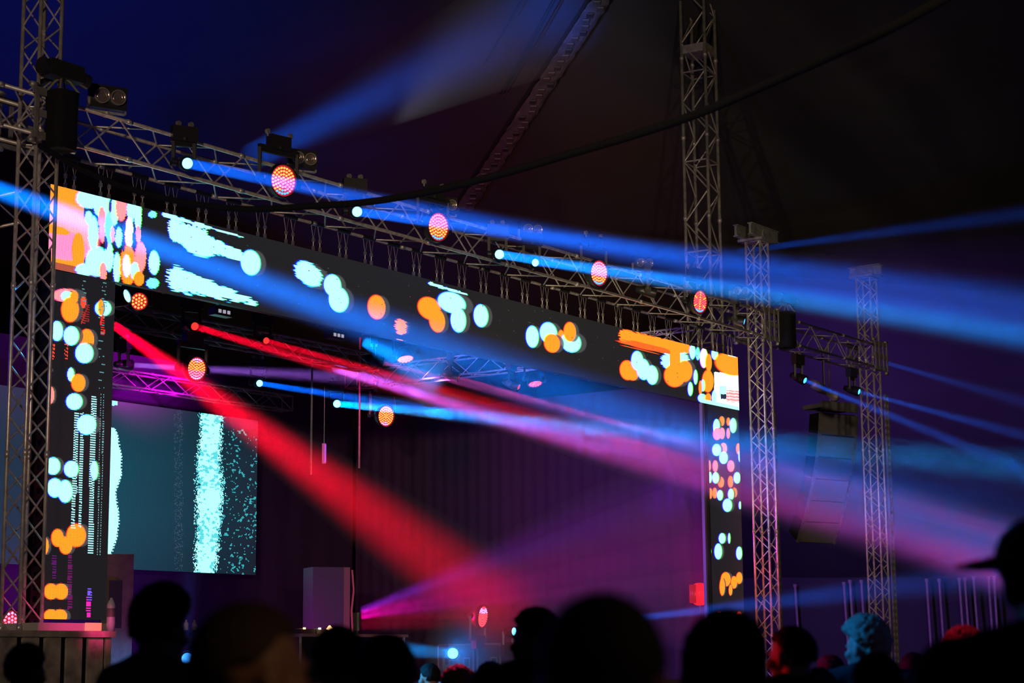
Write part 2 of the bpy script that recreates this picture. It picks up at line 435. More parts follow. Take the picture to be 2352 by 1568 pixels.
class Screen:
    def __init__(s, s0, s1, z0, z1, D, pitch):
        s.s0, s.s1, s.z0, s.z1, s.D = s0, s1, z0, z1, D
        s.nx = int(round((s1 - s0) / pitch)); s.ny = int(round((z1 - z0) / pitch))
        s.a = np.zeros((s.ny, s.nx, 3), np.float32)
        ss = s0 + (np.arange(s.nx) + .5) / s.nx * (s1 - s0); zz = z0 + (np.arange(s.ny) + .5) / s.ny * (z1 - z0)
        SS, ZZ = np.meshgrid(ss, zz)
        X = U.x * (SS + S0) + V.x * D; Y = U.y * (SS + S0) + V.y * D
        dx, dy, dz = X - CAM.x, Y - CAM.y, ZZ - CAM.z
        f = dx * fwd.x + dy * fwd.y + dz * fwd.z
        s.px = CX + FPX * (dx * rt.x + dy * rt.y + dz * rt.z) / f
        s.py = CY - FPX * (dx * up.x + dy * up.y + dz * up.z) / f
        s.rng = np.random.default_rng(7)
    def over(s, mask, col, k=1):
        for c in range(3): s.a[..., c] = s.a[..., c] * (1 - mask * k) + col[c] * mask * k
    def ell(s, cx, cy, rx, ry, col, tilt=0.0, halo=True, rag=0.0, fringe=1.0):
        X = s.px - cx; Y = s.py - cy - tilt * (s.px - cx)
        if rag:
            Y = Y + rag * (s.rng.random(s.px.shape[0])[:, None] - .5); X = X + rag * 1.6 * (s.rng.random(s.px.shape[0])[:, None] - .5)
        def msk(ox, k):
            d = np.sqrt(((X - ox) / (rx * k)) ** 2 + (Y / (ry * k)) ** 2)
            return np.clip((1.06 - d) / .12, 0, 1)
        if halo:                                        # grey afterimage on the unlit LEDs to the right
            s.over(msk(rx * .55, 1.0), (.07, .075, .08), .9)
        e = 1.2 * fringe
        ms = [msk(0, .96 if col[0] < 1 else 1.04), msk(e * .6, 1.0), msk(-e, 1.03)]
        for c in range(3): s.a[..., c] = s.a[..., c] * (1 - ms[c]) + col[c] * ms[c]
    def rect(s, x0, y0, x1, y1, col, k=1, slope=0.0):
        yy = s.py - slope * (s.px - x0)
        m = ((s.px >= x0) & (s.px <= x1) & (yy >= y0) & (yy <= y1)).astype(np.float32)
        s.over(m, col, k)
    def streak(s, x0, y0, x1, y1, h0, h1, col, rag=3, n=14):
        for i in range(n):
            t = i / (n - 1)
            s.ell(x0 + (x1 - x0) * t, y0 + (y1 - y0) * t, abs(x1 - x0) / n * 1.3, (h0 + (h1 - h0) * t) / 2, col, tilt=(y1 - y0) / (x1 - x0), halo=False, rag=rag)
    def build(s, name, label, cat, ft=.08):
        nx, ny = s.nx, s.ny
        o = thing(name, W((s.s0 + s.s1) / 2, s.D, s.z0), label, cat, rz=ANG)
        wdt = s.s1 - s.s0; hh = s.z1 - s.z0
        gx, gz = np.meshgrid(np.linspace(-wdt / 2, wdt / 2, nx + 1), np.linspace(0, hh, ny + 1))
        co = np.stack([gx, np.zeros_like(gx), gz], -1).reshape(-1, 3)
        i = np.arange(nx)[None, :]; j = np.arange(ny)[:, None]
        q = np.stack([j * (nx + 1) + i, j * (nx + 1) + i + 1, (j + 1) * (nx + 1) + i + 1, (j + 1) * (nx + 1) + i], -1).reshape(-1)
        me = bpy.data.meshes.new('led_face')
        me.vertices.add(len(co)); me.vertices.foreach_set('co', co.ravel())
        me.loops.add(len(q)); me.loops.foreach_set('vertex_index', q.astype(np.int32))
        me.polygons.add(nx * ny); me.polygons.foreach_set('loop_start', np.arange(0, 4 * nx * ny, 4, dtype=np.int32))
        me.update(calc_edges=True)
        uvl = me.uv_layers.new(name='led_uv')
        ii = np.broadcast_to(i, (ny, nx)); jj = np.broadcast_to(j, (ny, nx))
        e = .002
        uvs = np.stack([np.stack([ii + e, jj + e], -1), np.stack([ii + 1 - e, jj + e], -1), np.stack([ii + 1 - e, jj + 1 - e], -1), np.stack([ii + e, jj + 1 - e], -1)], 2)
        uvl.data.foreach_set('uv', uvs.astype(np.float32).ravel())
        ca = me.color_attributes.new('led', 'FLOAT_COLOR', 'CORNER')
        c4 = np.ones((ny * nx, 4, 4), np.float32); c4[:, :, :3] = s.a.reshape(-1, 1, 3)
        ca.data.foreach_set('color', c4.ravel())
        me.materials.append(LEDM)
        f = bpy.data.objects.new('led_face', me); COL.objects.link(f); f.parent = o; f.location = (0, -.004, 0)
        b = MB(); b.box((0, ft / 2, hh / 2), (wdt, ft, hh)); 
        k = 0
        while k * 1.0 <= wdt + .01:                      # panel joints and rear ribs
            b.box((-wdt / 2 + k, ft, hh / 2), (.05, .08, hh)); k += 1
        b.build('cabinet', BLKP, o)
        return o
s0, zt = sz(116, 423, D0); s1, zt2 = sz(1694, 820, D0)
_, z0 = sz(112, 616, D0); _, z1 = sz(1695, 941, D0)
zt = (zt + zt2) / 2; z0 = (z0 + z1) / 2
HB, HT = z0, zt
h = Screen(s0, s1, z0, zt, D0, .0145)
h.over(np.ones(h.px.shape, np.float32), (.012, .012, .013))
# left block
h.rect(100, 380, 192, 700, O_)
h.ell(128, 530, 95, 60, (1.6, .45, .5), halo=False, tilt=.25); h.ell(140, 560, 60, 34, (1.7, .3, .62), halo=False, tilt=.2)
h.ell(120, 525, 40, 10, O_, tilt=.25, halo=False, rag=2); h.ell(180, 575, 14, 40, O_, halo=False)
h.rect(100, 597, 230, 612, (.25, .05, .06), .85, slope=.2); h.rect(100, 615, 230, 700, (1.2, .06, .05), .9, slope=.2)
for e in [(205, 455, 30, 24, C_), (232, 465, 20, 34, C_), (240, 500, 13, 36, C_), (203, 500, 9, 16, C_), (213, 535, 12, 40, C_), (222, 600, 26, 34, C_), (200, 618, 28, 14, C_),
          (233, 500, 8, 24, P_), (234, 535, 7, 22, P_), (250, 525, 9, 40, T_), (262, 485, 9, 34, C_), (278, 475, 13, 32, P_), (272, 545, 8, 24, C_), (258, 538, 5, 18, P_), (300, 480, 9, 34, C_), (316, 490, 9, 42, C_),
          (317, 538, 6, 20, P_), (296, 535, 10, 34, W_), (250, 590, 10, 34, C_), (268, 615, 9, 36, C_), (236, 625, 8, 22, P_), (293, 610, 18, 46, O_), (322, 590, 13, 34, P_), (290, 610, 9, 26, W_), (309, 622, 10, 20, C_), (318, 640, 12, 16, O_),
          (350, 493, 10, 8, T_), (353, 603, 13, 28, C_), (350, 650, 15, 12, T_)]:
    h.ell(*e, halo=False, rag=1.5)
for x, y in ((252, 475), (285, 520), (243, 560), (306, 545), (283, 565)): h.ell(x, y, 3, 14, (.02, .05, .3), halo=False)
h.streak(384, 495, 545, 541, 9, 4, C_, rag=3)
h.streak(400, 530, 545, 585, 52, 26, C_, rag=4); h.streak(395, 520, 470, 548, 30, 50, C_, rag=6); h.ell(455, 562, 40, 26, C_, tilt=.3, halo=False, rag=3)
h.streak(405, 640, 570, 690, 58, 14, C_, rag=9, n=10)
for e in [(575, 603, 23, 29, C_, .1), (708, 629, 32, 27, C_, .35), (763, 655, 20, 25, C_), (777, 688, 23, 29, C_), (864, 705, 20, 27, O_), (920, 750, 13, 18, O_), (917, 787, 13, 7, P_)]:
    h.ell(*e[:5], tilt=e[5] if len(e) > 5 else .1, rag=0 if e[0] not in (920, 917, 708) else 4)
h.ell(985, 708, 26, 25, O_, tilt=.2); h.ell(1003, 736, 18, 26, O_, tilt=.2)
h.ell(1037, 695, 32, 24, C_, tilt=.2); h.ell(1052, 735, 18, 28, C_, tilt=.1); h.streak(990, 652, 1068, 675, 8, 4, C_, rag=1); h.ell(1104, 725, 17, 26, C_, tilt=.1)
for e in [(1222, 773, 15, 25, C_), (1259, 764, 20, 24, C_), (1288, 775, 8, 17, O_), (1311, 786, 23, 23, C_), (1267, 788, 18, 21, O_), (1308, 762, 14, 22, O_)]: h.ell(*e, tilt=.1, halo=e[0] != 1288)
h.streak(1432, 772, 1575, 800, 30, 26, O_, rag=4, n=18); h.ell(1480, 796, 60, 8, (1.3, .15, .02), tilt=.22, halo=False, rag=6)
h.ell(1532, 828, 14, 17, C_, rag=4); h.ell(1567, 826, 14, 17, C_, rag=4); h.rect(1538, 790, 1562, 850, O_); h.ell(1549, 862, 24, 26, O_); h.ell(1572, 852, 17, 24, O_)
h.ell(1568, 790, 10, 20, O_, halo=False)
for e in [(1440, 850, 17, 22, O_), (1452, 855, 14, 18, O_), (1463, 828, 14, 22, C_), (1477, 848, 15, 24, C_), (1497, 861, 14, 22, C_)]: h.ell(*e, tilt=.1)
for e in [(1590, 808, 7, 17, C_), (1602, 812, 5, 15, T_), (1616, 822, 9, 22, W_), (1627, 833, 7, 20, O_), (1641, 812, 8, 14, C_)]: h.ell(*e, halo=False)
h.rect(1640, 854, 1700, 942, W_, slope=.08); h.ell(1680, 836, 38, 26, O_, halo=False, tilt=.15); h.rect(1672, 806, 1690, 816, W_, slope=.25)
for e in [(1625, 875, 13, 25, O_), (1614, 885, 5, 14, C_), (1597, 866, 5, 17, C_), (1585, 893, 6, 16, C_), (1608, 890, 4, 16, O_), (1612, 914, 10, 10, C_), (1626, 915, 7, 12, O_), (1640, 912, 6, 16, C_)]: h.ell(*e, halo=False)
h.rect(1652, 886, 1668, 912, C_); h.rect(1655, 905, 1668, 916, (.02, .03, .06)); h.rect(1668, 895, 1700, 922, P_, slope=.1)
for k in range(4): h.rect(1668, 898 + 7 * k, 1700, 900 + 7 * k, W_, .8, slope=.1)
h.rect(1610, 915, 1700, 945, C_, slope=.22)
rg = np.random.default_rng(3)
for k in range(130):                                     # stray lit LEDs
    x = rg.uniform(330, 1600); y = 423 + (x - 117) * .252 + rg.uniform(5, 170 * (1 - (x - 117) / 4200))
    h.ell(x, y, 1.2, .9, (.02, .09, .08) if k % 3 else (.16, .03, .05), halo=False)
led_head = h.build('led_screen', 'wide low screen with glowing spots across the top of the stage', 'screen')
# left column
sa, _ = sz(116, 700, D0); sb_, _ = sz(263, 700, D0)
zlow = sz(90, 1421, D0)[1]
c = Screen(sa, sa + (sb_ - sa), zlow, HB - .01, D0, .0145)
c.over(np.ones(c.px.shape, np.float32), (.010, .010, .012))
for e in [(150, 678, 30, 15, P_), (153, 680, 14, 12, C_), (160, 711, 20, 28, O_), (170, 682, 9, 14, O_), (191, 694, 6, 13, R_), (236, 708, 19, 18, C_), (231, 706, 6, 18, O_), (198, 780, 17, 24, O_), (130, 760, 14, 23, C_), (163, 771, 18, 22, C_), (193, 811, 21, 23, C_),
          (100, 850, 14, 7, O_), (162, 860, 8, 16, C_), (179, 879, 16, 20, O_), (114, 907, 10, 20, P_), (108, 907, 5, 18, C_), (170, 922, 19, 19, C_), (198, 975, 22, 23, C_),
          (121, 1070, 17, 20, C_), (163, 1077, 17, 19, C_), (216, 1080, 9, 22, C_), (125, 1120, 18, 22, C_), (149, 1128, 17, 26, C_), (93, 1213, 5, 14, O_), (99, 1253, 12, 21, O_), (131, 1235, 14, 20, O_), (150, 1252, 15, 20, O_), (174, 1229, 22, 26, O_), (116, 1358, 16, 18, O_), (139, 1358, 16, 18, O_), (116, 1414, 16, 15, O_), (137, 1414, 16, 15, O_)]:
    c.ell(*e)
for x0, x1 in ((114, 126), (147, 156)):
    for k in range(9): c.rect(x0 + (k * 37 % 5), 790 + k * 4, x1, 792 + k * 4, R_, .8)
for x, y0, y1, w2, st in ((215, 910, 1272, 6, 5.5), (176, 948, 1130, 5.5, 5.5), (189, 948, 1130, 4, 5.5), (174, 1130, 1215, 4.5, 5), (189, 1130, 1215, 3, 5), (238, 905, 1272, 1.3, 6), (231, 905, 1272, 1.3, 6)):  # painted stripes for back screen light showing through the column mesh
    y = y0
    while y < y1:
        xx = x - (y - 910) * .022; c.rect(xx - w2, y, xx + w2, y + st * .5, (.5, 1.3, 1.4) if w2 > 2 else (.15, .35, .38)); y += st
for x, y0, y1, col in ((235, 725, 770, (.8, .03, .02)), (190, 715, 745, (.4, .03, .02)), (200, 700, 740, (.3, .02, .02)), (203, 1370, 1420, (1.2, .02, .5)), (205, 1350, 1380, (.2, .1, 1)), (124, 1275, 1330, (.10, .01, .12)), (160, 1275, 1400, (.14, .01, .10))):
    y = y0
    while y < y1: c.rect(x - 5, y, x + 5, y + 3.2, col); y += 5
for y in range(710, 905, 18): c.rect(226, y, 240, y + 1.5, (.1, .28, .3))
for y in range(645, 700, 9): c.rect(188, y, 197, y + 1.5, (.1, .28, .3)); c.rect(233, y + 4, 244, y + 5.5, (.1, .28, .3))
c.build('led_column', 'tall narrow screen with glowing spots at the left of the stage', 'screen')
# right column
ra, _ = sz(1629, 1100, D0); rb_, _ = sz(1700, 1100, D0)
r = Screen(ra, rb_, pos(1660, 1432, D0).z, HB - .01, D0, .0145)
r.over(np.ones(r.px.shape, np.float32), (.010, .010, .012))
for e in [(1657, 967, 6, 11, O_), (1672, 968, 4, 9, O_), (1645, 980, 8, 18, C_), (1683, 977, 8, 17, C_), (1646, 996, 9, 14, P_), (1658, 995, 6, 13, P_), (1672, 995, 4, 12, P_), (1661, 1030, 8, 13, O_), (1645, 1033, 10, 14, C_), (1661, 1051, 10, 14, C_), (1695, 1030, 5, 12, O_), (1698, 1048, 3, 12, C_),
          (1629, 1069, 3, 12, P_), (1642, 1070, 6, 13, P_), (1678, 1070, 8, 13, P_), (1630, 1096, 4, 13, C_), (1655, 1107, 7, 12, O_), (1643, 1097, 8, 13, C_), (1677, 1106, 6, 13, O_), (1692, 1097, 8, 13, C_), (1631, 1133, 4, 12, O_), (1641, 1132, 5, 12, O_), (1686, 1131, 6, 11, O_), (1653, 1137, 7, 12, C_), (1678, 1135, 7, 13, C_), (1670, 1160, 11, 15, C_),
          (1699, 1160, 3, 9, C_), (1658, 1236, 8, 12, C_), (1674, 1236, 3, 12, C_), (1649, 1266, 9, 18, C_), (1631, 1267, 2, 11, G_), (1697, 1270, 7, 15, C_), (1666, 1330, 11, 16, O_), (1658, 1347, 6, 20, O_), (1685, 1337, 7, 14, O_), (1677, 1355, 4, 12, O_), (1697, 1327, 7, 13, O_), (1651, 1412, 5, 8, R_), (1697, 1412, 5, 8, R_)]:
    r.ell(*e)
r.build('led_column', 'narrow screen with glowing spots at the right end of the stage', 'screen')
b = MB(); p = pos(1616, 950, D0 + .06); b.box((0, 0, (HB - ZS) / 2), (.06, .06, HB - ZS), 0, R3)
o = b.build('screen_post', mat('post_grey', (.25, .24, .28), .5, .3)); o.location = W(sz(1618, 1200, D0 + .06)[0], D0 + .06, ZS)
tag(o, 'slim upright post on the left edge of the right narrow screen', 'post')
# back screen
DB = 27.0
bs1, bz1 = sz(592, 966, DB); _, bz0 = sz(470, 1315, DB); bs0 = bs1 - 7.3
k_ = Screen(bs0, bs1, bz0, bz1, DB, .02)
base = np.clip((k_.px - 200) / 420, 0, 1)
for ch, (a1_, a2_) in enumerate(((.004, .012), (.085, .018), (.12, .035))): k_.a[..., ch] = (a1_ * (1 - base) + a2_ * base) * np.clip(1.15 - abs(k_.py - 1130) / 420, .3, 1) * .8
yy = np.array([960, 983, 1000, 1050, 1090, 1130, 1170, 1200, 1230, 1268, 1330]); xx = np.array([236, 264, 270, 279, 279, 265, 271, 273, 269, 257, 225])
k_.over((k_.px < 205).astype(np.float32), (.01, .03, .05)); xb = np.interp(k_.py, yy, xx) + 1.6 * np.sign(np.sin(k_.py * .9))
mm = ((k_.px < xb) & (k_.px > 222) & (k_.py > 982)).astype(np.float32); k_.over(mm, C_)
mm = ((k_.px < 270) & (k_.px > 200) & (k_.py > 908) & (k_.py < 931)).astype(np.float32); k_.over(mm, T_)
rn = k_.rng.random(k_.px.shape)
wl = np.interp(k_.py, [940, 1000, 1060, 1120, 1200, 1320], [460, 460, 452, 452, 452, 447]); wr = np.interp(k_.py, [940, 1000, 1060, 1120, 1200, 1280, 1320], [513, 508, 505, 513, 506, 500, 492])
mid = (wl + wr) / 2; dd = abs(k_.px - mid) / ((wr - wl) / 2)
mm = (dd < .72 + .55 * rn).astype(np.float32); k_.over(mm, (.12, .75, .8), .95); sq = rn.copy()
for _ in range(3): sq = (sq + np.roll(sq, 1, 0) + np.roll(sq, 1, 1) + np.roll(sq, -1, 1)) / 4
mm = mm * (sq + .10 * (1 - dd) + .05 * np.sin(k_.py * .045) > .50); k_.over(mm.astype(np.float32), (.5, 1.6, 1.55), .95)
sm = rn.copy()
for _ in range(2): sm = (sm + np.roll(sm, 1, 0) + np.roll(sm, 1, 1) + np.roll(sm, -1, 1)) / 4
mm = ((k_.px > 505) & (k_.px < 590) & (k_.py > 985) & (sm > .645 + .05 * np.sin(k_.px * .09) * np.sin(k_.py * .02))).astype(np.float32); k_.over(mm, (.05, .5, .55), .8)
mm = ((abs(k_.px - 410) < 10) & (rn > .8)).astype(np.float32); k_.over(mm, (.06, .10, .14), .6)
k_.over((((abs(k_.px - 552) < 40) & (k_.py < 985))).astype(np.float32), (.03, .02, .07), .6)
k_.build('led_wall', 'large teal back screen with glowing wavy columns', 'screen')

# ------------------------------------------------------------------ rigging wires between the truss and the wide screen
nw = 30
names = []
for i in range(nw):
    s = s0 + .3 + (s1 - s0 - .6) * i / (nw - 1)
    o = thing('hanging_wire', W(s, D0, HT), '', 'wire', 'wire slings holding the wide screen')
    b = MB(); g = zb - HT
    for k in (-1, 1):
        m_ = Vector((0, 0, g * .38)) + U * (.07 * k)
        b.tube(Vector((0, 0, 0)) + U * (.07 * k), m_, .009, n=6)
        b.tube(m_, Vector((0, 0, g)) + U * (.07 * k - .055), .004, n=5); b.tube(m_, Vector((0, 0, g)) + U * (.07 * k + .055), .004, n=5)
        b.box(m_, (.035, .03, .05), 0, R3); b.box(U * (.07 * k) + Vector((0, 0, .03)), (.035, .03, .06), 0, R3)
    b.build('sling', WIRE, o)
    b = MB()
    for k in (-1, 1): b.tube(Vector((0, 0, g)) + U * (.07 * k - .07), Vector((0, 0, g)) + U * (.07 * k + .07), .034, n=8)
    b.build('clamp', BLK, o)
    p = s0 and i
    o['label'] = 'short wire sling holding up the wide screen'

# ------------------------------------------------------------------ lamps
def frame_of(d, hint=UP):
    z = Vector(d).normalized(); x = hint.cross(z)
    if x.length < .05: x = U.cross(z)
    x.normalize(); y = z.cross(x)
    return Matrix((x, y, z)).transposed()
def head_body(mb, r, R, L, m=0):
    mb.lathe((0, 0, 0), R @ Vector((0, 0, -1)), [(-.012, r * 1.12), (.03, r * 1.14), (L * .35, r * 1.05), (L * .7, r * .85), (L, r * .55), (L * 1.02, 0)], 24, m)
def yoke_parts(t, R, r, L, mount):
    """U-shaped yoke and base on the mount side (a unit vector, up or down)"""
    mount = Vector(mount); x = R @ Vector((1, 0, 0)); pv = R @ Vector((0, 0, -L * .45))
    w = r * 1.35 + .03; hgt = max(.26, r * 1.5 + .1)
    xh = Vector((x.x, x.y, 0)).normalized()
    b = MB()
    for k in (-1, 1):
        b.bar(pv + xh * w * k, pv + xh * w * k + mount * hgt, .04, .09)
        b.tube(pv + xh * (w - .03) * k, pv + xh * (w + .03) * k, .06, n=14)
    b.bar(pv + xh * (-w - .02) + mount * hgt, pv + xh * (w + .02) + mount * hgt, .05, .10)
    b.build('yoke', BLKP, t)
    b = MB(); Ry = frame_of(mount, xh)
    b.box(pv + mount * (hgt + .11), (.12, .2, .34), 0, frame_of(xh, mount))
    b.tube(pv + mount * (hgt + .02), pv + mount * (hgt + .06), .07, n=16)
    b.build('base', BLKP, t)
    if mount.z > 0:
        for k in (-1, 1):
            b = MB()
            q = pv + xh * (w * .6 * k) + mount * (hgt + .18)
            b.tube(q, q + mount * .06, .012, n=8); b.tube(q + mount * .07 - V * .02, q + mount * .07 + V * .02, .035, n=10)
            b.build('clamp', STEEL, t)
def beam_lamp(P, d, r, label, lamp=L_BLUE, mount=(0, 0, 1), group='narrow beam lamps'):
    t = thing('moving_head_lamp', P, label, 'stage light', group)
    R = frame_of(d); L = max(.34, r * 3.6)
    b = MB(); head_body(b, max(r * 1.25, .09), R, L); 
    for k in range(6): b.lathe((0, 0, 0), R @ Vector((0, 0, -1)), [(L * (.4 + .05 * k), r * 1.15), (L * (.4 + .05 * k) + .012, r * 1.15)], 20)
    b.build('head', BLKP, t, smooth=True)
    b = MB(); b.lathe((0, 0, 0), d, [(.0, 0), (.014, r * .5), (.012, r * .9), (.006, r)], 24); b.build('lens', lamp, t, smooth=True)
    b = MB(); b.lathe((0, 0, 0), d, [(-.02, r * 1.3), (.02, r * 1.22), (.02, r * 1.03), (-.01, r * 1.02)], 24); b.build('bezel', BLK, t)
    yoke_parts(t, R, max(r, .08), L, mount)
    return t
def wash_lamp(P, d, r, label, mats, split, mount=(0, 0, 1), rings=(1, 6, 12, 18, 24), group='round wash lamps with many dots', sc=1.0):
    """round lamp face with rings of LED dots; split(x, y) -> material index"""
    t = thing('wash_lamp', P, label, 'stage light', group)
    R = frame_of(d); L = max(.22, r * 1.1)
    b = MB(); head_body(b, r, R, L); b.build('head', BLKP, t, smooth=True)
    b = MB(); b.lathe((0, 0, 0), d, [(-.02, r * 1.14), (.025, r * 1.1), (.025, r * 1.02), (-.005, r * 1.0)], 28); b.build('bezel', BLK, t)
    b = MB(); b.lathe((0, 0, 0), d, [(0, 0), (0, r)], 28); b.build('face_plate', mat('lamp_face', (.05, .02, .03), .3, emit=(1, .02, .04), es=.55), t)
    b = MB(); n = len(rings)
    dr = r * .93 / (n - .5)
    for k, c in enumerate(rings):
        for j in range(c):
            a = 2 * math.pi * (j + .5 * (k % 2)) / c
            x, y = math.cos(a) * dr * k, math.sin(a) * dr * k
            o = R @ Vector((x, y, .0))
            # image-up is the lamp's own up direction
            b.lathe(o, d, [(.002, dr * .38 * sc), (.02, dr * .28 * sc), (.026, 0)], 7, split(x / r, y / r))
    tag(b.build('led_array', mats, t), None, None)
    yoke_parts(t, R, r, L, mount)
    return t
HAZE = {}
def haze_mat(col, dens):
    key = (col, dens)
    if key in HAZE: return HAZE[key]
    m = bpy.data.materials.new('haze'); m.use_nodes = True
    nt = m.node_tree; nt.nodes.clear()
    o = nt.nodes.new('ShaderNodeOutputMaterial'); v = nt.nodes.new('ShaderNodeVolumeScatter')
    v.inputs['Color'].default_value = (*col, 1); v.inputs['Density'].default_value = dens; v.inputs['Anisotropy'].default_value = 0.0
    nt.links.new(v.outputs[0], o.inputs['Volume'])
    m.cycles.homogeneous_volume = True
    HAZE[key] = m
    return m
def beam(P, Q, r0, r1, col, power, label, dens=.05, over=1.0):
    """a lamp beam: a narrow disc light at the lens and the smoke it passes through"""
    P = Vector(P); Q = Vector(Q); d = (Q - P).normalized(); L = (Q - P).length
    l = bpy.data.lights.new('beam_light', 'AREA'); l.shape = 'DISK'; l.size = r0 * 2
    l.spread = 2 * math.atan((r1 - r0) / L) * over; l.color = col; l.energy = power
    o = bpy.data.objects.new('beam_light', l); COL.objects.link(o)
    o.location = P + d * .03
    o.rotation_euler = d.to_track_quat('-Z', 'Y').to_euler()
    b = MB(); b.tube((0, 0, 0), d * (L - .04), r0 * 1.02, r1 * 1.02, n=28)
    h = b.build('haze', haze_mat((1, 1, 1), dens)); h.location = P + d * .04
    tag(h, label, 'smoke', 'lit smoke in the lamp beams', 'stuff')
    return d
BL = (.0, .12, 1); BC = (.0, .27, 1); RD = (1, .0, .025); VI = (.25, .10, 1); MG = (1, .0, .42); PK = (.85, .08, .5)
DF = DT - .50
ZU = (0, 0, 1); ZD = (0, 0, -1)
def R2(px, d, p): return d / 2 * depth(p) / FPX
def make_beam(x0, y0, Da, x1, y1, Db, w0, w1, col, power, label, dens=.05, lamp=None, dia=None, lbl=None, mount=ZU):
    P = pos(x0, y0, Da); Q = pos(x1, y1, Db) if Db > 0 else posY(x1, y1, -Db)
    ra_, rb2 = w0 / 2 * depth(P) / FPX, w1 / 2 * depth(Q) / FPX
    if x1 >= 2420: Q = P + (Q - P) * 1.22; rb2 = ra_ + (rb2 - ra_) * 1.22
    d = beam(P, Q, ra_, rb2, col, power, label, dens)
    if lamp: beam_lamp(P, d, (dia or w0) / 2 * depth(P) / FPX, lbl, lamp, mount)
K = 1.0
make_beam(430, 375, DF, 2420, 775, -9.5, 24, 150, BL, 9, 'blue smoky beam from the first lamp on the left of the long truss', lamp=L_BLUE, dia=25, lbl='blue beam lamp nearest the left tower on the long truss')
make_beam(820, 486, DF, 2420, 700, -10, 21, 130, BL, 9, 'blue smoky beam from the lamp between the two biggest dotted lamps', lamp=L_BLUE, dia=23, lbl='blue beam lamp under the truss between the two largest dotted wash lamps')
make_beam(1147, 584, DF, 2420, 780, -11, 20, 110, BC, 9, 'bright blue smoky beam from the lamp right of the second dotted lamp', lamp=L_BLUE, dia=21, lbl='blue beam lamp right of the second dotted lamp, left of a close pair')
make_beam(1229, 603, DF, 2420, 735, -17, 16, 120, BL, 8, 'soft blue smoky beam from the right lamp of the close pair', lamp=L_BLUE, dia=17, lbl='smaller pale blue beam lamp, right one of the close pair on the truss')
for x, y, dd, lb in ((1504, 674, 14, 'blue beam lamp on the truss between the two rightmost dotted lamps'), (1708, 738, 15, 'blue beam lamp on the truss just left of the near right tower')):
    P = pos(x, y, DF); beam_lamp(P, Vector((.97, .1, -.25)).normalized() if x < 1600 else Vector((.9, -.25, -.25)).normalized(), R2(x, dd, P), lb, L_BLUED)
# wide soft beam rising to the canopy
P = pos(575, 362, D0 + .7); Q = on_canopy(1262, 25, .2)
beam(P, Q, .2, 1.5, (.0, .12, 1), 26, 'broad dim blue smoky beam rising to the canopy', .014)
make_beam(1690, 578, D0 + .5, 2450, 478, 12, 14, 70, BL, 5, 'thin dim blue smoky beam rising to the right from the near right tower', .03)
# beam coming in from the left edge
make_beam(-260, 345, 16.95, 2420, 1305, -9, 34, 270, (0, .17, 1), 30, 'strong blue smoky beam crossing in front of the wide screen from the left edge', .05)
# inside the stage
make_beam(262, 746, 20.5, 1180, 1420, 11, 20, 250, RD, 34, 'wide red smoky beam falling from behind the left narrow screen', .06)
make_beam(447, 749, 21.1, 2420, 1345, -13, 15, 150, RD, 7, 'long red smoky beam from the red lamp near the left narrow screen', .05, lamp=L_RED, dia=18, lbl='small red beam lamp nearest the left narrow screen')
make_beam(611, 782, 21.1, 2420, 1290, -15, 12, 120, RD, 5, 'red smoky beam from the second small red lamp', .05, lamp=L_RED, dia=15, lbl='small red beam lamp, second from the left under the wide screen')
make_beam(878, 832, 21.1, 2420, 1235, 12, 11, 90, PK, 5, 'pink smoky beam from the lamp among the blue smoke', .05, lamp=L_PINK, dia=16, lbl='pink beam lamp among the blue smoke left of the glowing pink dotted lamp')
make_beam(1052, 866, 21.1, 2420, 1260, 12, 8, 60, PK, 4, 'thin pink smoky beam under the middle of the wide screen', .05, lamp=L_RED, dia=12, lbl='tiny red beam lamp under the middle of the wide screen')
make_beam(300, 838, 25.5, 1010, 878, 24.4, 12, 62, (.42, .14, 1), 9, 'lilac smoky beam starting beside the left narrow screen', .05, lamp=L_BLUE, dia=16, lbl='pale blue beam lamp beside the left narrow screen, above the back screen')
make_beam(770, 846, 23.5, 2420, 1345, -13, 20, 180, (.32, .11, 1), 9, 'broad lilac smoky beam sinking to the right below the wide screen', .05)  # added beam without a lamp, for the red and blue overlap
make_beam(596, 880, 25.5, 2420, 1160, -14, 12, 150, BL, 7, 'blue smoky beam from the lamp above the right end of the back screen', .05, lamp=L_BLUE, dia=15, lbl='pale blue beam lamp above the right end of the back screen')
make_beam(774, 927, 25.5, 2420, 1080, -9.5, 15, 120, BC, 14, 'brightest cyan blue smoky beam crossing the middle of the stage', .05, lamp=L_BLUE, dia=17, lbl='pale blue beam lamp left of the dotted lamp hanging mid stage')
make_beam(832, 782, 19.6, 1010, 870, 18.4, 24, 150, (0, .24, 1), 34, 'bright blue smoke patch under the middle of the wide screen', .12)
P = pos(1190, 888, 21.1); beam_lamp(P, Vector((.85, -.3, -.4)), R2(0, 13, P), 'tiny red beam lamp left of the red dotted lamp under the wide screen', L_RED)
P = pos(290, 680, 19.5); beam_lamp(P, Vector((.9, -.35, .2)), R2(0, 30, P), 'blue beam lamp tucked behind the lower left corner of the wide screen', L_BLUE)
# magenta fan from the low lamp behind the speaker
make_beam(826, 1402, 24.5, 1560, 1120, 19, 16, 190, (.45, .02, 1), 6, 'violet smoky beam fanning up from beside the tall speaker', .05)
make_beam(826, 1412, 24.5, 1640, 1250, 18, 22, 330, (1, .0, .5), 15, 'magenta smoky beam fanning out from beside the tall speaker', .05)
make_beam(826, 1430, 24.5, 1640, 1400, 18, 34, 190, (1, .0, .06), 5, 'low red smoky beam fanning out from beside the tall speaker', .05)
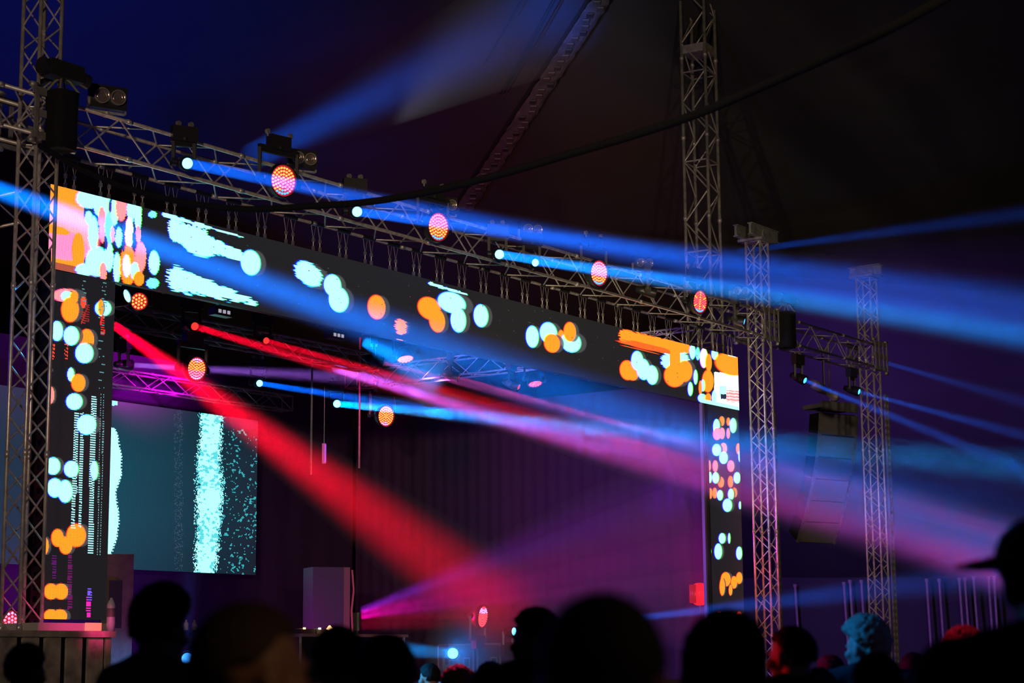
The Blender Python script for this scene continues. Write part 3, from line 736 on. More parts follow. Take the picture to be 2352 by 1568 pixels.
# floor beams
make_beam(1040, 1500, 22.1, 860, 1486, 19.5, 24, 60, BC, 6, 'short blue smoky beam pointing left from the flight case', .06)
make_beam(1440, 1422, 16.8, 2450, 1300, 11, 16, 130, BL, 9, 'low blue smoky beam rising to the right past both right towers', .05)
# lamps on the wing truss at the right
make_beam(1848, 873, 17.2, 2430, 1112, 12, 9, 60, BL, 5, 'thin blue smoky beam from the lamp under the wing truss', .05, lamp=L_BLUED, dia=14, lbl='blue beam lamp hanging under the wing truss between the right towers')
make_beam(1972, 899, 17.2, 2430, 1020, 13, 8, 50, BL, 4, 'thin blue smoky beam from the lamp on the far right tower', .05, lamp=L_BLUED, dia=13, lbl='blue beam lamp hanging beside the far right tower')
make_beam(2035, 833, 17.2, 2430, 945, 13, 10, 60, BL, 2, 'faint blue smoky beam right of the far tower', .05)
# dotted wash lamps on the long truss
def toward(P, f, tilt=-.12):
    c = (CAM - P); c.z = 0; c.normalize()
    d = (-V) * (1 - f) + c * f; d.normalize(); d.z = tilt
    return d.normalized()
MX = [L_LEDO, L_LEDP, L_LEDB, L_LEDR, L_LEDV]
for x, y, dp, f, sp, lb in ((650, 415, 74, .22, lambda a, b: 2 if b < -.62 or (b < -.35 and a > .75) else (1 if b < .1 and a > -.2 else 0), 'largest dotted wash lamp glowing orange with a blue lower rim'),
                         (1006, 521, 67, .15, lambda a, b: 2 if b < -.62 else 1 if b > .1 else 0, 'dotted wash lamp second from the left on the long truss'),
                         (1375, 627, 60, .15, lambda a, b: 2 if b < -.62 else 1 if b > -.3 else 0, 'dotted wash lamp third from the left on the long truss'),
                         (1607, 693, 54, .12, lambda a, b: 2 if b < -.62 else 3 if (int(a * 9) % 2) else 0, 'reddest and rightmost dotted wash lamp on the long truss')):
    P = pos(x, y, DF); wash_lamp(P, toward(P, f), R2(0, dp * .97, P), lb, MX, sp)
P = pos(319, 692, 19.5); wash_lamp(P, toward(P, .6, -.2), R2(0, 40, P), 'warm dotted wash lamp under the lower left corner of the wide screen', MX, lambda a, b: 0, rings=(1, 6, 12))
P = pos(451, 847, 21.0); wash_lamp(P, toward(P, .12), R2(0, 54, P), 'dotted wash lamp with lilac rim crossed by the wide red beam', MX, lambda a, b: 4 if abs(b) > .6 else 0 if b > -.2 else 1)
P = pos(886, 955, 23.0); wash_lamp(P, toward(P, .2), R2(0, 48, P), 'orange dotted wash lamp hanging mid stage under the cyan beam', MX, lambda a, b: 4 if b > .68 or (b < -.6 and a < .3) else 0)
P = pos(1108, 1416, 22.3); wash_lamp(P, toward(P, -.25), R2(0, 50, P), 'narrow red dotted wash lamp low above the flight cases', MX, lambda a, b: 4 if .35 < b < .75 else 3, mount=ZD)
for x, y, dp, lb, ms in ((931, 823, 38, 'pink dotted wash lamp pointing down inside the blue smoke', 1), (1229, 880, 32, 'red dotted wash lamp pointing down under the middle of the wide screen', 3)):
    P = pos(x, y, 21.1); d = toward(P, .5, 0); d = (d * .34 + Vector((0, 0, -.94))).normalized()
    wash_lamp(P, d, R2(0, dp, P), lb, MX, lambda a, b, ms=ms: ms, rings=(1, 6, 12), sc=1.3)
P = pos(28, 1424, 18.2); wash_lamp(P, toward(P, .8, .05), R2(0, 44, P), 'pink dotted wash lamp on the floor behind the left tower', MX, lambda a, b: 1 if b < .4 else 4, mount=ZD, rings=(1, 6, 12))
# two-lamp blinders on top of the long truss
for x, y, dp, lb in ((252, 222, 34, 'largest two-lamp blinder, near the left tower'), (698, 364, 27, 'two-lamp blinder above the largest dotted lamp'), (1024, 470, 24, 'two-lamp blinder above the second dotted lamp'),
                     (1223, 527, 22, 'two-lamp blinder above the close pair of blue lamps'), (1480, 604, 19, 'dim two-lamp blinder in the blue smoke between the two right dotted lamps'), (1702, 668, 18, 'two-lamp blinder just left of the near right tower')):
    P = pos(x, y, DT - .25); rr = R2(0, dp, P) ; d = toward(P, .55, -.1); R = frame_of(d)
    t = thing('blinder_lamp', P, lb, 'stage light', 'two-lamp blinders on the truss')
    tl = Matrix.Rotation(-.12, 3, 'Z')
    b = MB(); b.box(R @ Vector((0, 0, -.09)), (rr * 5.0, rr * 3.1, .14), 0, R); b.build('housing', BLKP, t)
    for k in (-1, 1):
        c = R @ Vector((k * rr * 1.12, 0, -.01))
        b = MB(); b.lathe(c, d, [(.04, rr * 1.0), (.045, rr * .92), (.0, rr * .8), (-.01, rr * .55), (.01, rr * .5), (.0, rr * .42), (.015, 0)], 24); g = b.build('reflector', GLASS, t, smooth=True)
        b = MB(); b.lathe(c, d, [(.0, rr * 1.05), (.05, rr * 1.05), (.05, rr * .97), (.0, rr * .97)], 24); b.build('rim', STEEL, t)
    b = MB(); zt_ = zb + ht + .02 - P.z
    for k in (-1, 1): b.bar(R @ Vector((k * rr * 2.6, 0, -.09)), R @ Vector((k * rr * 2.6, -rr * 2.0, -.09)), .02, .05)
    b.bar(R @ Vector((-rr * 2.6, -rr * 2.0, -.09)), R @ Vector((rr * 2.6, -rr * 2.0, -.09)), .05, .02)
    q = R @ Vector((0, -rr * 2.0, -.09)); b.tube(q, (q.x, q.y, min(zt_, q.z - .02)), .018, n=8); b.tube((q.x, q.y, min(zt_, q.z - .02)) , Vector((q.x, q.y, min(zt_, q.z - .02))) + Vector((0, 0, .06)), .04, n=12)
    b.build('bracket', STEEL, t)
# strobe bars under the wide screen
for x, y, lb in ((507, 717, 'dim strobe bar under the left part of the wide screen'), (770, 771, 'strobe bar with bright glints in the blue smoke')):
    P = pos(x, y, 19.2); t = thing('strobe_bar', P, lb, 'stage light', 'strobe bars')
    b = MB(); b.box((0, 0, 0), (.36, .14, .12), 0, R3); b.build('housing', BLKP, t)
    b = MB()
    for k in (-.09, 0, .09): b.box(U * k - V * .075, (.05, .012, .05), 0, R3)
    b.build('tube_window', mat('strobe_glass', (.5, .5, .6), .2, emit=(.75, .7, .9), es=.5), t)
    b = MB(); b.tube((0, 0, .06), (0, 0, .5), .02, n=8); b.build('hanger', STEEL, t)

# ------------------------------------------------------------------ chain hoists and bags on the truss
for px, y0, y1, wpx, lb in ((139, 212, 345, 66, 'black chain bag and hoist hanging at the left end of the truss'), (1808, 718, 800, 40, 'black chain bag and hoist hanging right of the near right tower')):
    P = pos(px, y0, DT - .42); Q = pos(px, y1, DT - .42); wv = wpx * depth(P) / FPX; H = P.z - Q.z
    t = thing('chain_bag', Q, lb, 'chain bag', 'chain bags on the truss')
    b = MB(); vs = []; n = 20
    for j, (zz_, k) in enumerate(((0, .88), (H * .1, 1), (H * .5, .97), (H * .9, 1), (H, 1.03))):
        for i in range(n):
            a = 2 * math.pi * i / n; ca_, sa_ = math.cos(a), math.sin(a)
            q = (abs(ca_) ** 4 + abs(sa_) ** 4) ** -.25
            vs.append(U * (wv / 2 * k * ca_ * q * 1.0) + V * (.16 * k * sa_ * q) + Vector((0, 0, zz_)))
    b.add(vs, [(j * n + i, j * n + (i + 1) % n, (j + 1) * n + (i + 1) % n, (j + 1) * n + i) for j in range(4) for i in range(n)] + [tuple(range(n))])
    b.build('bag', CLOTH, t, smooth=True)
    b = MB()
    for k in (-1, 1):
        for j in (-1, 1): b.path([U * wv * .42 * k + V * .13 * j + Vector((0, 0, H)), U * wv * .2 * k + V * .05 * j + Vector((0, 0, H + .14)), Vector((0, 0, H + .2))], .014, 6)
    b.build('strap', mat('webbing', (.20, .19, .12), .8), t)
    b = MB(); b.box(Vector((0, 0, H + .26)), (.5, .2, .2), 0, R3); b.tube(U * -.34 + Vector((0, 0, H + .26)), U * -.2 + Vector((0, 0, H + .26)), .1, n=16); b.tube(U * .2 + Vector((0, 0, H + .26)), U * .38 + Vector((0, 0, H + .22)), .09, n=16)
    b.box(V * .22 + Vector((0, 0, H + .2)), (.08, .4, .06), 0, R3)
    b.build('hoist', BLKP, t)

# ------------------------------------------------------------------ line array
LA = mat('speaker_grille', (.2, .2, .21), .55, .2, bump=.3, bscale=300)
rz = math.radians(36)
BK = Vector((-math.sin(rz), math.cos(rz), 0))
names = ['topmost, under the frame', 'second from the top', 'third from the top', 'fourth from the top', 'fifth from the top', 'lowest of the hang']
YA = 44.5
Pc = posY(1926, 950, YA)
for k in range(6):
    tl_ = math.radians(7 + 4 * k)
    hv, wv = .53, 1.16
    dn = BK * math.sin(tl_) + Vector((0, 0, -math.cos(tl_)))
    P = Pc + dn * hv / 2; Pc = Pc + dn * hv
    t = thing('line_array_speaker', P, 'flat grey speaker in the hanging stack, ' + names[k], 'speaker', 'speakers of the hanging line array', rz)
    t.rotation_euler = (tl_, 0, rz)
    b = MB()
    vs = [(-wv / 2, 0, -hv / 2), (wv / 2, 0, -hv / 2), (wv / 2, 0, hv / 2), (-wv / 2, 0, hv / 2), (-wv * .4, .5, -hv * .4), (wv * .4, .5, -hv * .4), (wv * .4, .5, hv * .4), (-wv * .4, .5, hv * .4)]
    b.add(vs, [(0, 3, 2, 1), (4, 5, 6, 7), (0, 1, 5, 4), (1, 2, 6, 5), (2, 3, 7, 6), (3, 0, 4, 7)]); b.build('cabinet', BLKP, t)
    b = MB(); b.box((0, -.012, 0), (wv - .05, .02, hv - .035)); b.build('grille', LA, t)
    for s_ in (-1, 1): b = MB(); b.box((s_ * (wv / 2 + .025), -.01, 0), (.04, .08, hv + .01)); b.build('side_rail', PLATE, t)
P = posY(1928, 934, YA); t = thing('flying_frame', P, 'grey frame carrying the hanging stack of speakers', 'frame', rz=rz)
b = MB(); b.box((0, 0, 0), (1.2, .05, .22)); b.box((0, .6, 0), (1.2, .05, .1)); 
for s_ in (-1, 1): b.box((s_ * .58, .3, 0), (.05, .6, .1))
b.build('bumper', mat('frame_grey', (.22, .22, .22), .5, .2), t)
b = MB(); b.tube((0, .3, 0), (0, .3, 1.6), .02, n=8); b.build('hanging_chain', STEEL, t)
P = pos(1893, 896, 17.6); t = thing('profile_lamp', P, 'grey tubular spotlight hanging horizontally under the wing truss', 'stage light')
b = MB(); d = (U * .75 - V * .1 + Vector((0, 0, -.18))).normalized(); b.lathe(d * -.45, d, [(0, .0), (0, .09), (.35, .11), (.36, .085), (.8, .08), (.8, .1), (.9, .1), (.9, 0)], 18); b.build('barrel', PLATE, t, smooth=True)
b = MB(); b.bar((0, 0, 0), (0, 0, .8), .03, .1); b.box((0, 0, .85), (.2, .1, .1)); b.build('bracket', BLK, t)

# ------------------------------------------------------------------ hanging rods and tube
for x, y0, y1, Dm, lb in ((717, 826, 1090, 22.5, 'thin rod hanging left of the lit tube'), (827, 775, 1075, 22.5, 'thin rod hanging right of the lit tube')):
    p0 = pos(x, y0, Dm); p1 = pos(x, y1, Dm); b = MB(); b.tube((0, 0, 0), (0, 0, p0.z - p1.z), .018, n=8); o = b.build('hanging_rod', STEEL); o.location = (p0.x, p0.y, p1.z)
    tag(o, lb, 'rod', 'hanging rods mid stage')
p1 = pos(744, 1064, 22.5); t = thing('light_tube', p1, 'short pink lit tube hanging upright between two thin rods', 'tube')
b = MB(); b.tube((0, 0, 0), (0, 0, .36), .035, n=12); b.build('tube', mat('tube_glow', (.3, .1, .2), .3, emit=(.8, .08, .35), es=.5), t)
b = MB(); b.tube((.03, -.03, .02), (.03, -.03, .34), .012, n=8); b.build('strip', mat('tube_glow_violet', (.3, .1, .4), .3, emit=(.5, .1, 1), es=.9), t)
b = MB(); b.tube((0, 0, .36), (0, 0, 1.4), .006, n=5); b.build('wire', WIRE, t)

# ------------------------------------------------------------------ things on the stage
def on_stage(px, py, D, base=ZS):
    p = pos(px, py, D); return Vector((p.x, p.y, base)), p.z
P, z = on_stage(272, 1272, 24)
t = thing('floor_speaker', P, 'brown plywood-coloured speaker cabinet standing by the left narrow screen', 'speaker', rz=.25)
WD = mat('warm_wood', (.28, .16, .12), .6, var=.2)
b = MB(); H = z - ZS; b.box((0, .25, H / 2), (.52, .5, H)); b.build('cabinet', WD, t)
b = MB(); b.box((-.03, -.005, H * .62), (.22, .02, H * .36)); b.build('grille', mat('dark_grille', (.06, .04, .05), .7), t)
P, z = on_stage(766, 1302, 24)
t = thing('tall_speaker', P, 'tall blue grey speaker tower beside the magenta beams', 'speaker', rz=.42)
b = MB(); H = z - ZS; b.box((-.1, .3, H / 2), (.62, .6, H)); b.build('cabinet', mat('speaker_grey', (.07, .09, .16), .5), t)
b = MB(); b.box((.27, .28, H / 2), (.13, .56, H)); b.build('side_panel', mat('side_panel', (.22, .18, .2), .5), t)
b = MB(); b.path([(.37, -.03, H - .05), (.40, -.04, H * .8), (.36, -.04, H * .62), (.38, -.05, H * .4), (.33, -.04, H * .2), (.34, -.03, .1)], .02, 6); b.build('cable', mat('tan_cable', (.4, .25, .2), .6), t)
P, z = on_stage(828, 1425, 24.6, ZS)
t = thing('floor_wash', Vector((P.x, P.y, ZS)), 'black floor lamp beside the tall speaker sending the magenta beams', 'stage light')
b = MB(); b.box((-.08, .1, z - ZS - .02), (.14, .3, .36)); b.build('housing', BLKP, t)
b = MB(); b.box((-.08, .1, (z - ZS) / 2 - .1), (.06, .2, z - ZS - .2)); b.build('stand', BLK, t)
Pa, z = on_stage(690, 1458, 22); Pb, _ = on_stage(933, 1458, 22)
t = thing('dj_table', (Pa + Pb) / 2, 'long table with black cloth at the middle of the stage', 'table', rz=ANG)
Lt = (Pb - Pa).length; H = z - ZS
b = MB(); b.box((0, .3, H), (Lt, .7, .05)); b.build('tabletop', mat('table_edge', (.3, .26, .22), .4, .3), t)
b = MB(); b.box((-.08, .02, H / 2), (Lt - .25, .03, H - .06)); b.build('front_cloth', CLOTH, t)
for k in (-1, 1):
    for j in (.03, .57):
        b = MB(); b.tube((k * (Lt / 2 - .04), j, 0), (k * (Lt / 2 - .04), j, H), .025, n=8); b.build('leg', STEEL, t)
for i, (x, wv, lb) in enumerate(((700, .4, 'flat black player at the left end of the table with a warm light'), (735, .35, 'black mixer in the middle of the table gear'), (762, .4, 'flat black player right of the mixer on the table'))):
    p, _ = on_stage(x, 1450, 22.3, ZS + H + .03); o = thing('dj_player', p, lb, 'player', 'gear on the table', ANG)
    b = MB(); b.box((0, .1, .04), (wv, .35, .08)); b.build('casing', BLKP, o)
    b = MB(); b.lathe((0, .1, .08), (0, 0, 1), [(0, .1), (.012, .1), (.014, 0)], 20); b.build('jog_wheel', STEEL, o)
    b = MB(); b.box((-.1, -.08, .09), (.05, .02, .03)); b.build('indicator_light', L_WARM if i != 1 else L_WHITE, o)
b = MB(); p, zz_ = on_stage(757, 1438, 22.1, ZS + H + .03); b.lathe((0, 0, 0), UP, [(0, .05), (.01, .05), (.015, .012), (.06, .012), (.08, .06), (.14, .015), (.145, 0)], 14)
o = b.build('table_lamp', L_WARM, smooth=True); o.location = p; tag(o, 'small glowing table lamp at the right of the table gear', 'lamp')
for i, (x, lb) in enumerate(((427, 'pale glowing bottle behind the short-haired man, left of two'), (446, 'dim bottle behind the short-haired man, right of two'))):
    p, z = on_stage(x, 1450, 20, ZS); 
    if i == 0:
        q = thing('side_table', Vector((p.x, p.y, ZS)), 'small dark side table hidden behind the short-haired man', 'table', rz=ANG)
        b = MB(); b.box((.1, 0, z - ZS), (.5, .4, .03)); b.build('tabletop', BLKP, q); b = MB(); b.tube((.1, 0, 0), (.1, 0, z - ZS), .03, n=10); b.build('leg', BLK, q)
    b = MB(); b.lathe((0, 0, 0), UP, [(0, 0), (0, .035), (.1, .035), (.12, .015), (.15, .014), (.15, 0)], 12); o = b.build('bottle', mat('pale_bottle' if i == 0 else 'dim_bottle', (.7, .6, .55) if i == 0 else (.2, .18, .2), .3), smooth=True)
    o.location = (p.x, p.y, z + .02); tag(o, lb, 'bottle', 'bottles on the side table')
EDGE = mat('case_edge', (.5, .5, .55), .3, .7)
for x0, x1, y0, lb, glow in ((1030, 1088, 1480, 'flight case with the dazzling blue lamp in front', 0), (1094, 1150, 1478, 'flight case with metal edges right of the dazzling blue lamp', 0)):
    Pa, z = on_stage(x0, y0, 22.6); Pb, _ = on_stage(x1, y0, 22.6)
    t = thing('flight_case', (Pa + Pb) / 2, lb, 'case', 'flight cases', ANG - .6); wv = (x1 - x0) * depth(Pa) / FPX; H = z - ZS
    b = MB(); b.box((0, .35, H / 2), (wv, .7, H)); b.build('box', mat('case_panel', (.06, .06, .09), .5), t)
    b = MB()
    for sx in (-1, 1):
        for yy_ in (0, .7): b.box((sx * wv / 2, yy_, H / 2), (.035, .035, H))
    for zz_ in (0.02, H):
        for yy_ in (0, .7): b.box((0, yy_, zz_), (wv, .035, .035))
        for sx in (-1, 1): b.box((sx * wv / 2, .35, zz_), (.035, .7, .035))
    b.build('metal_edging', EDGE, t)
    b = MB(); b.box((wv * .2, -.02, H * .5), (.14, .02, .2)); b.build('handle_dish', EDGE, t); b = MB(); b.box((wv * .2, -.03, H * .5), (.09, .03, .14)); b.build('handle', BLK, t)
P = pos(1040, 1500, 22.1); d = toward(P, .9, 0)
beam_lamp(P, d, R2(0, 24, P), 'dazzling blue lamp low in front of the flight case', lamp_mat('lamp_dazzle', (.10, .6, 1), 7), ZD)
beam(P, P + d * 5, R2(0, 24, P), .9, (0, .2, 1), 5, 'blue smoke glowing in front of the dazzling lamp', .12)
spot('dazzling_lamp_light', P + d * .1, P + d * 10, (.05, .35, 1), 130, 100, .8, .08)
P = pos(1180, 1450, 22); beam_lamp(P, toward(P, .1, 0), R2(0, 18, P), 'small blue lamp beside the profile of the person left of the biggest head', L_BLUE, ZD)
P = pos(430, 1512, 19.5); beam_lamp(P, toward(P, .9, 0), R2(0, 26, P), 'blue lamp low behind the short-haired man', lamp_mat('lamp_low_blue', (.04, .3, 1), 3), ZD)
beam(P, P + UP * 1.2, R2(0, 26, P), .2, (.03, .15, 1), 1.2, 'faint blue smoke rising behind the short-haired man', .1)
P = pos(1607, 1364, 18.35); t = thing('red_warning_lamp', P, 'red glowing round lamp beside the foot of the right narrow screen', 'lamp')
rr = R2(0, 52, P)
b = MB(); b.lathe((0, 0, 0), UP, [(-rr * math.cos(a_ * math.pi / 12), rr * .82 * math.sin(a_ * math.pi / 12) ** .7) for a_ in range(13)], 22); b.build('dome', lamp_mat('lamp_dome_red', (1, .015, .03), .95), t, smooth=True)
b = MB(); b.lathe(-U * rr * 1.2, UP, [(-rr * .8, 0), (-rr * .8, rr * .3), (rr * .8, rr * .3), (rr * .8, 0)], 12); b.build('side_dome', lamp_mat('lamp_dome_dim', (1, .015, .03), .4), t, smooth=True)
b = MB(); b.tube((0, 0, -rr), (0, 0, ZS - P.z), .03, n=8); b.box((0, 0, ZS - P.z + .02), (.4, .4, .03)); b.build('stand', BLK, t)
o = bpy.data.lights.new('red_lamp_light', 'POINT'); o.color = (1, .03, .04); o.energy = 25; o.shadow_soft_size = .1
q = bpy.data.objects.new('red_lamp_light', o); COL.objects.link(q); q.location = P - V * .5

# ------------------------------------------------------------------ wooden-fronted riser at the left
DR = 16.55
Pr = pos(261, 1450, DR); Pl = pos(-40, 1450, DR); ZR = pos(130, 1449, DR).z; Lr = (Pr - Pl).length
t = thing('stage_riser', Vector((Pl.x, Pl.y, 0)), 'weathered wooden-fronted riser under the left tower', 'riser', rz=ANG)
GW = mat('weathered_wood', (.33, .30, .25), .8, var=.45, vscale=5, bump=.4, bscale=30)
b = MB(); b.box((Lr / 2, 0, ZR - .03), (Lr, .08, .07)); b.build('top_rail', GW, t)
b = MB(); b.box((Lr / 2, .9, ZR - .08), (Lr, 1.7, .08)); b.build('deck', BLK, t)
xr = Lr - .04
k = 0
b = MB(); b.box((Lr / 2, .06, ZR / 2 - .03), (Lr - .02, .03, ZR - .08)); b.build('backing', BLK, t)
while xr > .1:
    wv = .09 if k == 0 else .235
    b = MB(); b.box((xr - wv / 2, .0, ZR / 2 - .035), (wv - .008, .03, ZR - .07)); b.build('board', GW, t)
    if k and k % 1 == 0:
        pass
    xr -= wv + (.075 if k else .03); k += 1
b = MB(); b.box((Lr - .02, .85, ZR / 2 - .05), (.04, 1.6, ZR - .1)); b.build('end_board', GW, t)
P = pos(88, 1425, 16.9); Q = pos(250, 1425, 16.9)
t2 = thing('step_box', Vector(((P.x + Q.x) / 2, (P.y + Q.y) / 2, ZR)), 'low pink-lit step on the riser below the left narrow screen', 'step', rz=ANG)
b = MB(); hs = P.z - ZR; b.box((0, .3, hs / 2 - .02), ((Q - P).length, .6, hs)); b.build('step', mat('pale_laminate', (.55, .5, .5), .5), t2)
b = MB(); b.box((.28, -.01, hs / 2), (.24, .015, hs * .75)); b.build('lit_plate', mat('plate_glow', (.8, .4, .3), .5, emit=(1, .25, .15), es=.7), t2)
spot('step_light', W(.0, 16.2, ZR + .25), (P + Q) / 2 + Vector((0, 0, -.1)), (1, .03, .25), 22, 90, 1, .05)
P = pos(254, 1447, DR + .1); t = thing('water_bottle', Vector((P.x, P.y, ZR)), 'clear plastic bottle with a pale label on the corner of the riser', 'bottle')
PB = mat('clear_plastic', (.45, .5, .6), .2)
b = MB(); b.lathe((0, 0, 0), UP, [(0, 0), (0, .045), (.1, .05), (.2, .046), (.3, .05), (.345, .035), (.375, .018), (.39, .018), (.39, 0)], 18); b.build('body', PB, t, smooth=True)
b = MB(); b.lathe((0, 0, .17), UP, [(0, .051), (.1, .051)], 18); b.build('label_band', mat('bottle_label', (.10, .12, .12), .6), t, smooth=True)

# ------------------------------------------------------------------ thick black cable sagging across the view
pts = [(92, 335), (180, 385), (300, 434), (420, 464), (560, 480), (700, 474), (850, 463), (1000, 437), (1150, 400), (1300, 356), (1450, 312), (1600, 262), (1750, 198), (1900, 132), (2050, 62), (2250, -50)]
pw = []
for i, (x, y) in enumerate(pts):
    f = i / (len(pts) - 1); pw.append(posY(x, y, 21.4 - 11 * f))
fine = []
for i in range(len(pw) - 1):
    p0, p1, p2, p3 = pw[max(i - 1, 0)], pw[i], pw[i + 1], pw[min(i + 2, len(pw) - 1)]
    for k in range(6):
        t_ = k / 6; fine.append(.5 * ((2 * p1) + (-p0 + p2) * t_ + (2 * p0 - 5 * p1 + 4 * p2 - p3) * t_ ** 2 + (-p0 + 3 * p1 - 3 * p2 + p3) * t_ ** 3))
b = MB(); b.path(fine, .033, 10); o = b.build('power_cable', CLOTH, smooth=True, off=tuple(fine[0])); tag(o, 'thick black cable sagging from the left tower across the whole view', 'cable')

# ------------------------------------------------------------------ the audience
SKIN = [mat('skin_brown', (.30, .15, .09), .55), mat('skin_light', (.55, .33, .24), .55), mat('skin_dark', (.14, .07, .045), .55)]
HAIRM = [mat('hair_black', (.012, .010, .010), .75, spec=.3, bump=.8, bscale=120), mat('hair_brown', (.05, .03, .02), .7, spec=.3, bump=.8, bscale=120), mat('hair_grey', (.45, .43, .42), .7, bump=.8, bscale=120), mat('hair_fair', (.4, .3, .2), .7, bump=.8, bscale=120)]
CL = {'black': mat('shirt_black', (.02, .02, .022), .9, bump=.3, bscale=40), 'grey': mat('shirt_grey', (.10, .105, .10), .9, bump=.3, bscale=40), 'navy': mat('shirt_navy', (.02, .025, .05), .9, bump=.3, bscale=40), 'trousers': mat('trousers', (.02, .02, .03), .9)}
def ellip(mb, c, r, R=None, n=20, m_=12):
    vs = []
    for j in range(m_ + 1):
        ph = math.pi * j / m_ - math.pi / 2
        for i in range(n):
            th = 2 * math.pi * i / n
            p = Vector((math.cos(ph) * math.cos(th) * r[0], math.cos(ph) * math.sin(th) * r[1], math.sin(ph) * r[2]))
            if R: p = R @ p
            vs.append(Vector(c) + p)
    mb.add(vs, [(j * n + i, j * n + (i + 1) % n, (j + 1) * n + (i + 1) % n, (j + 1) * n + i) for j in range(m_) for i in range(n)])
def limb(mb, pts, rs):
    for i in range(len(pts) - 1):
        mb.tube(pts[i], pts[i + 1], rs[i], rs[i + 1], n=16)
    for p, r_ in zip(pts, rs): ellip(mb, p, (r_, r_, r_), n=16, m_=10)
def fuse(name, mb, m, voxel, smooth=6):
    """one continuous surface out of the overlapping forms"""
    me = bpy.data.meshes.new('tmp'); me.from_pydata([tuple(v) for v in mb.v], [], mb.f); me.update()
    o = bpy.data.objects.new('tmp', me); COL.objects.link(o)
    md = o.modifiers.new('r', 'REMESH'); md.mode = 'VOXEL'; md.voxel_size = voxel; md.use_smooth_shade = True
    sm = o.modifiers.new('s', 'SMOOTH'); sm.iterations = smooth; sm.factor = .5
    dg = bpy.context.evaluated_depsgraph_get()
    r_ = bpy.data.meshes.new_from_object(o.evaluated_get(dg)); r_.name = name
    bpy.data.objects.remove(o); r_.materials.clear(); r_.materials.append(m)
    r_.polygons.foreach_set('use_smooth', [True] * len(r_.polygons))
    return r_
# standing figure 1.75 m tall facing +y; the head centre is at (0, .01, 1.64)
HC = Vector((0, .016, 1.605))
def figure(part, wide=1.0, turn=0.0):
    b = MB(); T = Matrix.Rotation(turn, 3, 'Z')
    def hp(x, y, z): return HC + T @ Vector((x, y, z))
    arm = [[(.185 * wide * k, -.01, 1.435), (.235 * wide * k, -.02, 1.14), (.235 * wide * k, .12, .93)] for k in (-1, 1)]
    if part == 'body':
        ellip(b, hp(0, -.008, .018), (.075, .095, .092), T); ellip(b, hp(0, .035, -.045), (.058, .062, .068), T); ellip(b, hp(0, .055, -.09), (.032, .032, .026), T)
        ellip(b, hp(0, .095, -.022), (.013, .018, .022), T, 12, 8); ellip(b, hp(0, .083, .012), (.045, .018, .012), T); ellip(b, hp(0, .086, -.062), (.024, .014, .010), T)
        for k in (-1, 1): ellip(b, hp(.079 * k, -.004, -.014), (.010, .021, .032), T, 12, 8); ellip(b, hp(.045 * k, .06, -.03), (.026, .025, .022), T)
        b.tube(hp(0, -.03, -.04), (0, -.02, 1.43), .056, .062, n=18)
        ellip(b, (0, -.02, 1.44), (.12 * wide, .07, .05)); ellip(b, (0, 0, 1.27), (.165 * wide, .108, .18)); ellip(b, (0, 0, 1.07), (.14 * wide, .10, .17)); ellip(b, (0, -.01, .93), (.165 * wide, .115, .12))
        for a in arm: limb(b, a, (.056, .044, .03))
        for k, a in zip((-1, 1), arm):
            w_ = Vector(a[2]); ellip(b, w_ + Vector((0, .05, -.02)), (.022, .045, .038))
            for f in range(4):
                q = w_ + Vector((.0, .075, .012 - .02 * f)); limb(b, [q, q + Vector((-.012 * k, .04, -.008)), q + Vector((-.03 * k, .055 - .005 * abs(f - 1), -.02))], (.0105, .0095, .008))
            limb(b, [w_ + Vector((-.01 * k, .02, .01)), w_ + Vector((-.035 * k, .05, .025)), w_ + Vector((-.045 * k, .075, .02))], (.013, .011, .009))
        for k in (-1, 1):
            limb(b, [(.09 * k, 0, .9), (.10 * k, .01, .5), (.10 * k, -.01, .09)], (.085, .056, .04)); ellip(b, (.105 * k, .06, .045), (.042, .125, .042))
    elif part == 'shirt':
        b.tube((-.19 * wide, -.015, 1.44), (0, -.03, 1.485), .06, .068, n=16); b.tube((.19 * wide, -.015, 1.44), (0, -.03, 1.485), .06, .068, n=16); ellip(b, (0, 0, 1.27), (.182 * wide, .125, .19)); ellip(b, (0, 0, 1.07), (.158 * wide, .118, .18)); ellip(b, (0, -.01, .95), (.178 * wide, .128, .10))
        b.tube((0, -.02, 1.42), (0, -.026, 1.515), .10, .074, n=18)
        for a in arm:
            p0, p1 = Vector(a[0]), Vector(a[1]); limb(b, [p0, p0.lerp(p1, .8)], (.073, .062))
            limb(b, [Vector((0, -.02, 1.44)), p0], (.05, .066))
    else:
        ellip(b, (0, -.01, .92), (.178 * wide, .128, .10))
        for k in (-1, 1): limb(b, [(.09 * k, 0, .88), (.10 * k, .01, .5), (.10 * k, -.01, .12)], (.10, .072, .062))
    return b
PROTO = {}
def proto(wide, turn, si):
    key = (wide, turn)
    if key not in PROTO: PROTO[key] = (fuse('body', figure('body', wide, turn), SKIN[0], .0085, 3), fuse('shirt', figure('shirt', wide, turn), CL['black'], .016), fuse('trousers', figure('trousers', wide, turn), CL['trousers'], .02))
    r_ = []
    for me, m in zip(PROTO[key], (SKIN[si], None, None)): r_.append(me.copy())
    r_[0].materials[0] = SKIN[si]
    return r_
